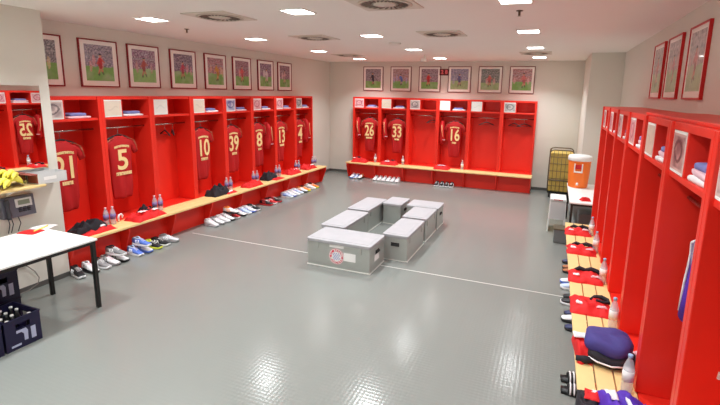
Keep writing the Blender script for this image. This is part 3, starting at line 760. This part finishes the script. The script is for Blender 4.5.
SCH = {'black and white': ('black', 'white', 'white', 'black'), 'white and grey': ('white', 'grey', 'black', 'grey'), 'grey and white': ('grey', 'white', 'white', 'black'), 'white and black': ('white', 'black', 'black', 'white'),
       'blue and white': ('blue', 'white', 'white', 'light'), 'white and blue': ('white', 'blue', 'blue', 'white'), 'neon yellow and black': ('black', 'yellow', 'yellow', 'yellow'), 'silver grey': ('silver', 'grey', 'white', 'grey'),
       'white and silver': ('white', 'silver', 'silver', 'white'), 'white and orange': ('white', 'black', 'orange', 'orange'), 'red and black': ('black', 'red', 'red', 'red'), 'white and red': ('red', 'white', 'white', 'black'),
       'pale blue and white': ('light', 'white', 'blue', 'white'), 'orange and yellow': ('orange', 'yellow', 'white', 'black'), 'plain white': ('white', 'white', 'silver', 'white'), 'orange brown': ('brown', 'black', 'orange', 'black'),
       'navy and black': ('navy', 'black', 'light', 'black'), 'plain black': ('black', 'black', 'grey', 'black')}
SPR = {k: shoe_proto('sports_shoe', *[SH[x] for x in v]) for k, v in SCH.items()}
SG = 'sports shoes under the benches'
oname = ['nearest the camera', 'second nearest the camera', 'third from the camera', 'fourth from the camera', 'fifth from the camera', 'sixth from the camera']
def shoes_L(k, items):
    for i, (y, sc, z, rz) in enumerate(items):
        extra = 'resting on other shoes' if z else oname[i]
        SPR[sc].put(f'{sc} shoe under left bench, {extra}, {lref[k]}', (-5.77+(.03 if z else 0), y, z*1.1), PI/2+rz, SG).scale = (1.12, 1.12, 1.12)
shoes_L(0, [(3.60, 'black and white', 0, -.25), (3.74, 'white and black', 0, -.1), (3.88, 'grey and white', 0, 0), (4.00, 'white and grey', 0, .05), (4.13, 'white and black', 0, .08), (4.07, 'grey and white', .105, .1)])
shoes_L(1, [(4.42, 'blue and white', 0, -.1), (4.55, 'white and blue', 0, 0), (4.70, 'neon yellow and black', 0, .1), (4.83, 'black and white', 0, .15), (4.98, 'silver grey', 0, .3), (4.49, 'blue and white', .105, .05)])
shoes_L(3, [(5.98, 'white and silver', 0, -.1), (6.11, 'white and grey', 0, 0), (6.24, 'white and silver', 0, .05), (6.38, 'white and black', 0, .0), (6.51, 'white and red', 0, .1), (6.44, 'white and orange', .105, .1)])
shoes_L(4, [(6.72, 'white and black', 0, 0), (6.86, 'pale blue and white', 0, .05), (7.00, 'white and blue', 0, .1), (7.14, 'black and white', 0, .1)])
shoes_L(5, [(7.60, 'red and black', 0, 0), (7.74, 'white and red', 0, .05), (7.90, 'red and black', 0, .1)])
shoes_L(6, [(8.38, 'pale blue and white', 0, 0), (8.52, 'white and blue', 0, 0), (8.66, 'plain white', 0, .05), (8.80, 'pale blue and white', 0, .1)])
shoes_L(7, [(9.02, 'white and orange', 0, 0), (9.15, 'orange and yellow', 0, .05), (9.40, 'plain white', 0, .05), (9.55, 'orange and yellow', 0, .1)])
bo = ['leftmost', 'second from the corner', 'third from the corner', 'fourth from the corner', 'fifth from the corner', 'sixth from the corner']
for k, xs in ((0, [(-5.27, 'white and blue'), (-5.15, 'pale blue and white'), (-5.02, 'white and orange')]), (1, [(-4.56+.132*i, 'plain white') for i in range(6)]), (3, [(-2.79+.135*i, 'black and white') for i in range(4)])):
    for i, (x, sc) in enumerate(xs):
        SPR[sc].put(f'{sc} shoe under back bench, {bo[i]}, {bref[k]}', (x, 11.40, 0), 0, SG).scale = (1.1, 1.1, 1.1)
ro = ['farthest from the camera', 'second', 'third', 'fourth', 'fifth', 'sixth', 'seventh', 'eighth']
for i, (y, sc, rz) in enumerate([(6.72, 'navy and black', .0), (6.50, 'orange brown', .1), (6.36, 'orange brown', .1), (5.95, 'white and blue', 0), (5.80, 'pale blue and white', .1), (5.48, 'plain black', 0), (5.32, 'black and white', 0), (5.05, 'navy and black', .1), (4.90, 'white and black', .05), (4.70, 'navy and black', .0)]):
    SPR[sc].put(f'{sc} shoe poking out under the right bench, {(["farthest", "second farthest", "third farthest", "fourth farthest", "fifth farthest", "sixth farthest", "seventh farthest", "eighth farthest", "ninth farthest", "tenth farthest"])[i]} of them', (.58, y, 0), -PI/2+rz, SG)
def sandal():
    t = thing('slide_sandal', '', 'sandal')
    rr = []
    for y in [0, .05, .2, .4, .6, .8, .93, 1]:
        w = .5*(.068+.026*math.sin(min(1, y*1.1)*PI*.6))*(1 if .03 < y < .9 else .74); rr.append([(-w, -y*.29, 0), (w, -y*.29, 0), (w, -y*.29, .03), (-w, -y*.29, .03)])
    MB().loft(rr).build('sole', M['black'], t)
    st = MB(); st.grid(lambda u, v: (-.052*math.cos(u*PI), -.15-.09*v, .02+.058*math.sin(u*PI)), 12, 4)
    o = st.build('strap', M['black'], t); so = o.modifiers.new('solid', 'SOLIDIFY'); so.thickness = .006
    w = MB()
    for q in (.16, .19, .22): w.tube([(-.055*math.cos(u*PI), -q, .02+.064*math.sin(u*PI)) for u in [i/10 for i in range(11)]], .0065, 6)
    w.build('white_stripes', M['cloth_white'], t)
    return t
PSn = Proto(sandal)
PSn.put('black slide sandal with white stripes under the right bench, farther of two', (.535, 3.80, 0), -PI/2+.1, 'black striped sandals under the right bench')
PSn.put('black slide sandal with white stripes under the right bench, nearer of two', (.535, 3.62, 0), -PI/2+.02, 'black striped sandals under the right bench')

# ------------------------------------------------------------------ aluminium trunks
def trunk(label, x0, y0, x1, y1, h=.4, ends='x', extras=None):
    cx, cy = (x0+x1)/2, (y0+y1)/2; w, d = x1-x0, y1-y0
    t = thing('aluminium_trunk', label, 'trunk', (cx, cy, 0), 0, 'aluminium trunks on the floor'); a, b = w/2, d/2
    i = .012
    box(-a+i, -b+i, .012, a-i, b-i, h-.045).build('body', M['alu'], t, .012, 3)
    rim = MB().box(-a+.004, -b+.004, 0, a-.004, b-.004, .016)
    rim.build('base_rim', M['alu_edge'], t, .006)
    def rr(a, b, r=.035):
        return [(sx*(a-r)+r*math.cos(t0+q*PI/10), sy*(b-r)+r*math.sin(t0+q*PI/10)) for sx, sy, t0 in ((1, 1, 0), (-1, 1, PI/2), (-1, -1, PI), (1, -1, 1.5*PI)) for q in range(6)]
    MB().prism(rr(a, b), 'z', h-.048, h).build('lid', M['alu_lid'], t, .008, 3)
    MB().box(-a+.05, -b+.05, h-.001, a-.05, b-.05, h+.004).build('lid_panel', M['alu_lid'], t, .003)
    for sg in (-1, 1):
        if ends == 'x':
            p = (sg*(a-i), 0); hb = MB().box(sg*(a-i)-.004, -.065, h*.56, sg*(a-i)+.004, .065, h*.70); tb = [(sg*(a+.004), -.055, h*.65), (sg*(a+.018), -.06, h*.6), (sg*(a+.018), .06, h*.6), (sg*(a+.004), .055, h*.65)]
            tb = [(sg*(a-.008), -.055, h*.65), (sg*(a+.006), -.05, h*.62), (sg*(a+.006), .05, h*.62), (sg*(a-.008), .055, h*.65)]
        else:
            hb = MB().box(-.065, sg*(b-i)-.004, h*.56, .065, sg*(b-i)+.004, h*.70); tb = [(-.055, sg*(b-.008), h*.65), (-.05, sg*(b+.006), h*.62), (.05, sg*(b+.006), h*.62), (.055, sg*(b-.008), h*.65)]
        hd = hb.build('handle_plate', M['dark'], t, .002); MB().tube(tb, .008, 8).build('handle', M['black'], hd)
    for q in (-.58, .58):
        for sg in (-1, 1):
            if ends == 'x': mb = MB().box(q*a*1.15-.03, sg*(b-.008)-.006, h*.66, q*a*1.15+.03, sg*(b-.008)+.006, h-.03)
            else: mb = MB().box(sg*(a-.008)-.006, q*b*1.15-.03, h*.66, sg*(a-.008)+.006, q*b*1.15+.03, h-.03)
            mb.build('latch', M['alu'], t, .003)
    return t
t1 = trunk('wide aluminium trunk nearest the camera with round red crest and white sticker', -3.12, 5.12, -2.135, 5.68)
bf = -.28+.012
cr = MB().prism([(-.02+.115*math.cos(2*PI*k/40), .185+.115*math.sin(2*PI*k/40)) for k in range(40)], 'y', bf-.002, bf).build('crest_sticker', M['crest_red'], t1); cr['label'] = 'round red, white and blue club crest sticker'
def ring(r0, r1, y, m, nm, par):
    mb = MB(); n = 40
    vs = [(-.02+r*math.cos(2*PI*k/n), y, .185+r*math.sin(2*PI*k/n)) for r in (r0, r1) for k in range(n)]
    mb.add(vs, [(k, (k+1) % n, n+(k+1) % n, n+k) for k in range(n)]); return mb.build(nm, m, par)
ring(.104, .112, bf-.0025, M['label_white'], 'crest_white_ring', cr); ring(.064, .071, bf-.0025, M['label_white'], 'crest_inner_ring', cr)
lz = MB(); s_ = .0145
for i in range(-4, 5):
    for j in range(-4, 5):
        x, z = (i*s_+j*s_*.35), j*s_
        if math.hypot(x, z) < .056 and (i+j) % 2 == 0:
            lz.add([(-.02+x-s_*.6, bf-.003, .185+z), (-.02+x, bf-.003, .185+z-s_*.7), (-.02+x+s_*.6, bf-.003, .185+z), (-.02+x, bf-.003, .185+z+s_*.7)], [(0, 1, 2, 3)])
MB().prism([(-.02+.063*math.cos(2*PI*k/32), .185+.063*math.sin(2*PI*k/32)) for k in range(32)], 'y', bf-.0026, bf-.002).build('crest_centre', M['label_white'], cr)
lz.build('crest_lozenges', M['crest_blue'], cr)
def arc_text(txt, r, a0, a1, flip, par):
    for i, ch in enumerate(txt):
        if ch == ' ': continue
        a = a0+(a1-a0)*i/(len(txt)-1)
        m = Matrix.Translation((-.02+r*math.cos(a), bf-.0032, .185+r*math.sin(a))) @ FACE @ Matrix.Rotation(a-PI/2 if not flip else a+PI/2, 4, 'Z')
        text_obj('crest_letter', ch, .04, M['label_white'], par, m, .0004, .001)
arc_text('FC BAYERN', .086, PI*.93, PI*.07, False, cr); arc_text('MÜNCHEN', .086, PI*1.12, PI*1.88, True, cr)
ws = box(.165-.075, bf-.002, .14, .165+.105, bf, .255).build('white_sticker', M['label_white'], t1); ws['label'] = 'blank white sticker right of the crest'
box(-.13, bf-.002, .31, .09, bf, .345).build('tape_strip', M['label_white'], t1)
ea = .4925-.012
box(ea, -.10, .13, ea+.002, .06, .22).build('end_sticker', M['label_white'], t1)
trunk('long narrow aluminium trunk of the left side, directly behind the crest trunk', -3.25, 5.75, -2.83, 6.70, ends='y')
trunk('second long aluminium trunk of the left side, ending beside the back one', -3.30, 6.80, -2.88, 7.72, ends='y')
trunk('aluminium trunk closing the far end of the group, nearest the back lockers', -2.865, 7.42, -2.49, 7.97)
trunk('aluminium trunk of the right side touching the crest trunk corner', -2.21, 5.74, -1.81, 6.63, ends='y')
trunk('middle aluminium trunk of the right side', -2.24, 6.72, -1.81, 7.42, ends='y')
trunk('farthest aluminium trunk of the right side, set crosswise', -2.41, 7.46, -1.80, 7.94)

# ------------------------------------------------------------------ left foreground: table, crates, shelf, phone, mirror
tb = thing('white_table', 'white topped table with black metal legs against the white pier', 'table', (0, 0, 0))
TX0, TX1, TY0, TY1, TZ = -5.50, -4.545, 1.55, 3.13, .80
box(TX0, TY0, TZ-.022, TX1, TY1, TZ).build('table_top', M['white'], tb, .004)
MB().box(TX0+.015, TY0+.015, TZ-.058, TX1-.015, TY0+.045, TZ-.022).box(TX0+.015, TY1-.045, TZ-.058, TX1-.015, TY1-.015, TZ-.022).box(TX0+.015, TY0+.045, TZ-.058, TX0+.045, TY1-.045, TZ-.022).box(TX1-.045, TY0+.045, TZ-.058, TX1-.015, TY1-.045, TZ-.022).build('apron', M['black_metal'], tb)
for x in (TX0+.14, TX1-.035):
    for y in (TY0+.035, TY1-.035): box(x-.02, y-.02, 0, x+.02, y+.02, TZ-.058).build('leg', M['black_metal'], tb, .003)
pn = thing('pennant', 'red and white cloth pennant lying on the white table', 'pennant', (-5.40, 2.99, TZ), .25)
MB().grid(lambda u, v: (-.10+.2*u, -.10+.16*v, .006+.006*math.sin(u*5+v*4)), 8, 8).build('red_field', M['cloth_red'], pn).modifiers.new('solid', 'SOLIDIFY').thickness = .005
MB().grid(lambda u, v: (-.12+.2*u, .062+.19*v, .006+.005*math.sin(u*4+v*5)), 8, 8).build('white_field', M['cloth_white'], pn).modifiers.new('solid', 'SOLIDIFY').thickness = .005
yl = tag(MB().tube([(-.11, 0, .012), (.11, 0, .012)], .010, 8).build('yellow_stick', M['yellow']), 'pale yellow stick on the white table beside the pennant', 'stick'); yl.location = (-5.41, 3.085, TZ); yl.rotation_euler = (0, 0, 2.0)
mr = thing('wall_mirror', 'frameless wall mirror on the white pier reflecting a red locker with jersey 25', 'mirror', (XS, 2.6, 1.88))
box(.001, -.82, -.55, .008, .82, .55).build('mirror_glass', M['mirror'], mr)
sh = thing('wall_shelf', 'pale wooden shelf under the wall mirror holding bananas', 'shelf', (XS, 2.40, 1.30))
box(.001, -.9, -.028, .24, .84, 0).build('board', M['shelfwood'], sh, .006)
for y in (-.6, .55): MB().prism([(.002, -.028), (.18, -.028), (.002, -.12)], 'y', y-.01, y+.01).build('bracket', M['lamp_rim'], sh)
bx = thing('carton', 'open grey-white carton on the right end of the wooden shelf', 'box', (-5.60, 3.33, 1.302), 0)
c = .16; q = .008; hh = .12
box(-.10, -c, 0, .10, c, q).build('bottom', M['cardboard'], bx)
box(.10-q, -c, q, .10, c, hh).build('long_side', M['cardboard'], bx); box(-.10, -c, q, -.10+q, c, hh).build('long_side', M['cardboard'], bx)
box(-.10+q, c-q, q, .10-q, c, hh).build('end_side', M['cardboard'], bx); box(-.10+q, -c, q, .10-q, -c+q, hh).build('end_side', M['carton_in'], bx)
MB().box(-.10, -c-.08, hh-.006, .10, -c, hh).build('open_flap', M['carton_in'], bx)
box(.1005, -.10, .04, .1015, .04, .08).build('printed_strip', M['label_white'], bx)
# bananas
def make_banana_bunch(n, seed):
    t = thing('banana_bunch', '', 'bananas'); r = random.Random(seed)
    for i in range(n):
        q = i-(n-1)/2; a = .16*q; L = .165+.02*r.random(); pts = []
        for s2 in range(9):
            u = s2/8; x = .01+L*u-.02*u*u; z = .028+.07*math.sin(u*PI*.95)+.022*(i % 2)
            pts.append((x*math.cos(a), x*math.sin(a)+q*.030*min(1, u*3), z))
        MB().tube(pts, [.009, .017, .022, .0245, .025, .0245, .021, .014, .006], 10).build('banana', M['banana'], t)
    MB().tube([(0, 0, .03), (-.014, 0, .04), (-.026, 0, .055)], [.018, .014, .011], 8).build('stem', M['stem'], t)
    return t
for i, (y, x, z, rz, lb) in enumerate([(3.07, -5.59, 1.304, -2.0, 'bunch of yellow bananas on the shelf, nearest the carton'), (2.90, -5.56, 1.304, -1.3, 'middle lower bunch of yellow bananas on the shelf'), (3.0, -5.62, 1.37, -1.2, 'bunch of yellow bananas lying on top of other bunches'), (2.70, -5.60, 1.304, -1.5, 'bunch of yellow bananas on the shelf, farthest from the carton'), (2.84, -5.58, 1.37, -1.9, 'upper bunch of yellow bananas, away from the carton')]):
    o = make_banana_bunch(5, i); o.location = (x, y, z); o.rotation_euler = (0, 0, rz); o['label'] = lb; o['group'] = 'bananas on the wooden shelf'
ph = thing('wall_telephone', 'grey desk telephone with display mounted on the white pier above the table', 'telephone', (XS, 3.02, 1.06), 0)
MB().prism([(.001, -.12), (.085, -.12), (.06, .12), (.001, .12)], 'y', -.17, .17).build('base', M['phone'], ph, .008)
tl = Matrix.Translation((.0735, .05, .035)) @ Matrix.Rotation(-.104, 4, 'Y')
box(-.004, -.085, -.045, .008, .085, .055, tl).build('display_bezel', M['phone_silver'], ph, .004)
box(.007, -.06, -.018, .0095, .06, .036, tl).build('display', M['lcd'], ph)
kp = MB()
for i in range(3):
    for j in range(3): kp.box(-.001, -.06+i*.045, -.10+j*.022, .010, -.03+i*.045, -.086+j*.022, tl)
kp.build('keypad', M['phone_dark'], ph)
MB().tube([(.10, -.125, -.115), (.115, -.125, -.07), (.105, -.125, 0), (.098, -.125, .06), (.085, -.125, .105)], [.024, .026, .018, .026, .022], 10).build('handset', M['phone_dark'], ph)
for i, yy in enumerate((-.10, -.07, .0)): MB().tube([(.03, yy, -.12), (.03+.01*i, yy+.01, -.2), (.02, yy-.01, -.30)], .005, 6).build('cord', M['phone_dark'], ph)
cb = tag(MB().tube([(-5.70, 3.02, .34), (-5.695, 3.06, .30), (-5.69, 3.12, .22), (-5.68, 3.15, .13), (-5.68, 3.13, .06), (-5.68, 3.03, .02), (-5.68, 2.9, .012), (-5.69, 2.7, .012)], .006, 6).build('loose_cable', M['cable']), 'thin grey cable looping down the white pier under the table', 'cable')
so = thing('wall_socket', 'white socket low on the white pier where the cable plugs in', 'socket', (XS, 3.0, .36))
box(.001, -.04, -.04, .012, .04, .04).build('plate', M['white'], so, .004); MB().tube([(.012, 0, 0), (.03, 0, -.005)], .014, 10).build('plug', M['cable'], so)
# drinks crates with bottles
bprof = [(.02, 0), (.03, .004), (.0315, .02), (.0315, .15), (.026, .18), (.014, .215), (.0125, .25), (.015, .252), (.015, .268), (.012, .27)]
def make_crate():
    t = thing('drinks_crate', '', 'crate'); a, b, h = .20, .15, .29; w = .014
    for sx in (-1, 1):
        mb = MB()   # long side (normal to x is short side): walls with a hand slot
        mb.box(sx*a, -b, 0, sx*(a-w), b, .19).box(sx*a, -b, .245, sx*(a-w), b, h).box(sx*a, -b, .19, sx*(a-w), -.06, .245).box(sx*a, .06, .19, sx*(a-w), b, .245)
        mb.build('end_wall', M['crate'], t)
        mb = MB().box(-a+w, sx*b, 0, a-w, sx*(b-w), .19).box(-a+w, sx*b, .245, a-w, sx*(b-w), h).box(-a+w, sx*b, .19, -.07, sx*(b-w), .245).box(.07, sx*b, .19, a-w, sx*(b-w), .245)
        mb.build('side_wall', M['crate'], t)
    box(-a+w, -b+w, .004, a-w, b-w, .016).build('bottom', M['crate'], t)
    rim = MB().box(-a-.006, -b-.006, h, a+.006, -b+w, h+.012).box(-a-.006, b-w, h, a+.006, b+.006, h+.012).box(-a-.006, -b+w, h, -a+w, b-w, h+.012).box(a-w, -b+w, h, a+.006, b-w, h+.012)
    rim.build('rim', M['crate'], t, .003)
    dv = MB()
    for i in (-1, 0, 1): dv.box(i*.093-.002, -b+w, .016, i*.093+.002, b-w, .16)
    for j in (-.046, .046): dv.box(-a+w, j-.002, .016, a-w, j+.002, .159)
    dv.build('divider', M['crate'], t)
    # pale bottle emblem and strip on the visible end
    em = MB().prism([(-.06, .20-.02), (.02, .20-.02), (.035, .15), (.03, .06), (-.0, .06), (.0, .13), (-.02, .155), (-.06, .155)], 'x', a, a+.002)
    em.build('pale_emblem', M['crate_mark'], t)
    MB().box(a, -.11, .03, a+.002, -.03, .05).box(a, .06, .05, a+.002, .1, .17).build('pale_marks', M['crate_mark'], t)
    return t
PC = Proto(make_crate)
CGp = 'blue drinks crates under the white table'
crs = [((-4.69, 2.305, 0), 'blue drinks crate on the floor at the table edge, nearest the table leg'), ((-4.69, 1.985, 0), 'blue drinks crate on the floor at the left photo edge'), ((-5.14, 2.40, 0), 'blue drinks crate under the table supporting another crate'), ((-5.14, 2.40, .304), 'upper blue drinks crate stacked under the table'), ((-5.14, 2.07, 0), 'blue drinks crate under the table, lower one at the left photo edge'), ((-5.14, 2.07, .304), 'upper blue drinks crate under the table at the left photo edge')]
def make_drink():
    t = thing('crate_bottle', '', 'bottle')
    MB().lathe(bprof[:7], 12).build('glass', M['black'], t); MB().lathe(bprof[7:], 12).build('crown_cap', M['label_white'], t)
    return t
PD = Proto(make_drink)
for ci, (loc, lb) in enumerate(crs):
    PC.put(lb, loc, 0, CGp)
    if ci in (0, 1, 3, 5):
        w = ['in the crate nearest the table leg', 'in the floor crate at the photo edge', '', 'in the upper stacked crate', '', 'in the upper crate at the photo edge'][ci]
        for i in range(4):
            for j in range(3):
                if (i+j+ci) % 4 == 0: continue
                PD.put(f'dark bottle with pale cap standing {w}', (loc[0]-.14+i*.093, loc[1]-.092+j*.092, loc[2]+.016), 0, 'dark bottles '+w)

# ------------------------------------------------------------------ far right corner: table, cooler, stool, trolley
ft = thing('white_side_table', 'white topped side table with dark legs under the orange cooler', 'table')
FX0, FX1, FY0, FY1, FZ = .355, .92, 7.58, 9.35, .735
box(FX0, FY0, FZ-.025, FX1, FY1, FZ).build('table_top', M['white'], ft, .004)
MB().box(FX0+.02, FY0+.02, FZ-.06, FX1-.02, FY0+.045, FZ-.025).box(FX0+.02, FY1-.045, FZ-.06, FX1-.02, FY1-.02, FZ-.025).box(FX0+.02, FY0+.045, FZ-.06, FX0+.045, FY1-.045, FZ-.025).box(FX1-.045, FY0+.045, FZ-.06, FX1-.02, FY1-.045, FZ-.025).build('apron', M['black_metal'], ft)
for x in (FX0+.04, FX1-.04):
    for y in (FY0+.04, FY1-.04): box(x-.018, y-.018, 0, x+.018, y+.018, FZ-.06).build('leg', M['black_metal'], ft)
box(FX0+.05, FY0+.06, .30, FX1-.05, FY1-.06, .32).build('lower_shelf', M['grey_box'], ft)
gb = tag(box(0, 0, 0, .3, .34, .2).build('storage_tray', M['grey_box'], None, .02), 'dark grey plastic tray on the lower shelf of the side table', 'tray'); gb.location = (.52, 7.75, .32)
cl = thing('drinks_cooler', 'orange round drinks cooler with white lid on the white side table', 'drinks cooler', (.53, 9.0, FZ), -.12)
MB().lathe([(.160, 0), (.170, .01), (.175, .06), (.188, .28), (.200, .50), (.200, .515)], 36).build('body', M['orange'], cl)
MB().lathe([(.206, .512), (.212, .52), (.212, .575), (.202, .60), (.15, .615), (.001, .62)], 36).build('lid', M['white'], cl)
hd = MB().box(-.075, -.22, .30, -.055, -.17, .47).box(.055, -.22, .30, .075, -.17, .47).box(-.055, -.22, .30, .055, -.17, .325).build('handle_frame', M['lamp_rim'], cl, .004)
box(-.055, -.212, .37, .055, -.18, .45).build('label_plate', M['frame_right'], cl)
MB().lathe([(.012, 0), (.02, .0), (.02, .04), (.012, .05)], 12, (0, -.19, .06)).build('tap', M['white'], cl)
rc = heap('red_cloth', 'small crumpled red cloth on the white side table in front of the cooler', 'cloth', (.60, 7.82, FZ), .3, .16, .14, .06, M['cloth_red'], 71, None, [('patch', M['cloth_white'], .02, 0, .02, .015)])
stl = thing('white_stool', 'white plastic step stool with splayed sides and red lettering beside the side table', 'stool', (.20, 8.45, 0))
MB().prism([(-.13, .62), (.13, .62), (.14, .60), (.14, .585), (-.14, .585), (-.14, .60)], 'y', -.22, .22).build('seat', M['white'], stl, .005)
for sg in (-1, 1): MB().prism([(sg*.135, .585), (sg*.115, .585), (sg*.132, 0), (sg*.152, 0)], 'y', -.20, .20).build('side', M['white'], stl, .004)
MB().prism([(-.118, .585), (.118, .585), (.128, .24), (-.128, .24)], 'y', -.205, -.192).build('front_panel', M['cardboard'], stl)
mb = MB(); letters_strip(mb, 6, 0, .02, .15, 0, 0, 4); o = mb.build('red_lettering', M['frame_right'], stl); o.location = (0, -.2215, .604)
gx = thing('grey_bin', 'dark grey plastic box on the floor at the far end of the right bench', 'box', (.265, 7.74, 0))
box(-.105, -.12, 0, .105, .14, .24).build('body', M['grey_box'], gx, .012); box(-.112, -.127, .225, .112, .147, .25).build('lid', M['cage_metal'], gx, .006)
tr = thing('cage_trolley', 'wire cage trolley with yellow liner against the back wall beside the cooler', 'trolley', (.26, 11.42, 0))
box(-.27, -.28, .12, .27, .28, .15).build('base_deck', M['black'], tr)
for x in (-.22, .22):
    for y in (-.22, .22):
        wh = MB().lathe([(.03, -.014), (.055, -.012), (.055, .012), (.03, .014)], 18); me = wh.build('wheel', M['black'], tr); me.rotation_euler = (0, PI/2, 0); me.location = (x, y, .055)
        box(x-.02, y-.02, .09, x+.02, y+.02, .12).build('fork', M['cage_metal'], tr)
for y in (-.27, .27):
    pts = [(-.27, y, .15), (-.275, y, .6), (-.27, y, 1.08)]+[(-.27+.09-.09*math.cos(a), y, 1.08+.09*math.sin(a)) for a in (.5, 1, 1.57)]+[(.18+.09*math.sin(a), y, 1.08+.09*math.cos(a)) for a in (0, .57, 1.07)]+[(.27, y, 1.08), (.27, y, .15)]
    MB().tube(pts, .014, 8).build('frame_tube', M['cage_metal'], tr)
for nm, segs in (('front_mesh', [((x, -.275, .16), (x, -.275, 1.15)) for x in (-.18, -.09, 0, .09, .18)]+[((-.27, -.275, z), (.27, -.275, z)) for z in (.3, .48, .66, .84, 1.0)]),
                 ('side_mesh', [((-.275, y, .16), (-.275, y, 1.14)) for y in (-.18, -.06, .06, .18)]+[((-.275, -.27, z), (-.275, .27, z)) for z in (.3, .48, .66, .84, 1.0, 1.14)]),
                 ('side_mesh', [((.275, y, .16), (.275, y, 1.10)) for y in (-.18, -.06, .06, .18)]+[((.275, -.27, z), (.275, .27, z)) for z in (.3, .48, .66, .84, 1.0)])):
    mb = MB()
    for s0, s1 in segs: mb.tube([s0, s1], .006, 6)
    mb.build(nm, M['cage_metal'], tr)
box(-.255, -.25, .152, .255, .25, 1.10).build('yellow_liner', M['yellow_liner'], tr, .03, 3)
MB().tube([(-.27, -.29, .44), (.27, -.29, .44)], .016, 8).build('strap_bar', M['cage_metal'], tr)

# ------------------------------------------------------------------ world, camera, view
w = bpy.data.worlds.new('World'); scn.world = w; w.use_nodes = True
w.node_tree.nodes['Background'].inputs[0].default_value = (.8, .85, .9, 1); w.node_tree.nodes['Background'].inputs[1].default_value = .05
f, px, py, yaw, pitch, roll, h = 436.2131, 383.0405, 172.0725, .3685, -.1803, .0209, 2.4352
fw = Vector((-math.sin(yaw)*math.cos(pitch), math.cos(yaw)*math.cos(pitch), math.sin(pitch)))
rt = Vector((math.cos(yaw), math.sin(yaw), 0)); up = rt.cross(fw)
r2 = rt*math.cos(roll)+up*math.sin(roll); u2 = -rt*math.sin(roll)+up*math.cos(roll)
cd = bpy.data.cameras.new('camera'); cam = bpy.data.objects.new('camera', cd); col.objects.link(cam)
m3 = Matrix((r2, u2, -fw)).transposed()
cam.matrix_world = Matrix.Translation((0, 0, h)) @ m3.to_4x4()
cd.sensor_width = 36; cd.lens = 36*f/720; cd.shift_x = -(px-360)/720; cd.shift_y = (py-202.5)/720; cd.clip_start = .05
scn.camera = cam
vs = scn.view_settings; vs.view_transform = 'Standard'; vs.look = 'None'; vs.gamma = 1; vs.use_curve_mapping = False; vs.exposure = .0
cy = scn.cycles; cy.use_denoising = True; cy.max_bounces = 10; cy.diffuse_bounces = 6; cy.sample_clamp_indirect = 8; cy.caustics_reflective = False; cy.caustics_refractive = False
cy.transparent_max_bounces = 12
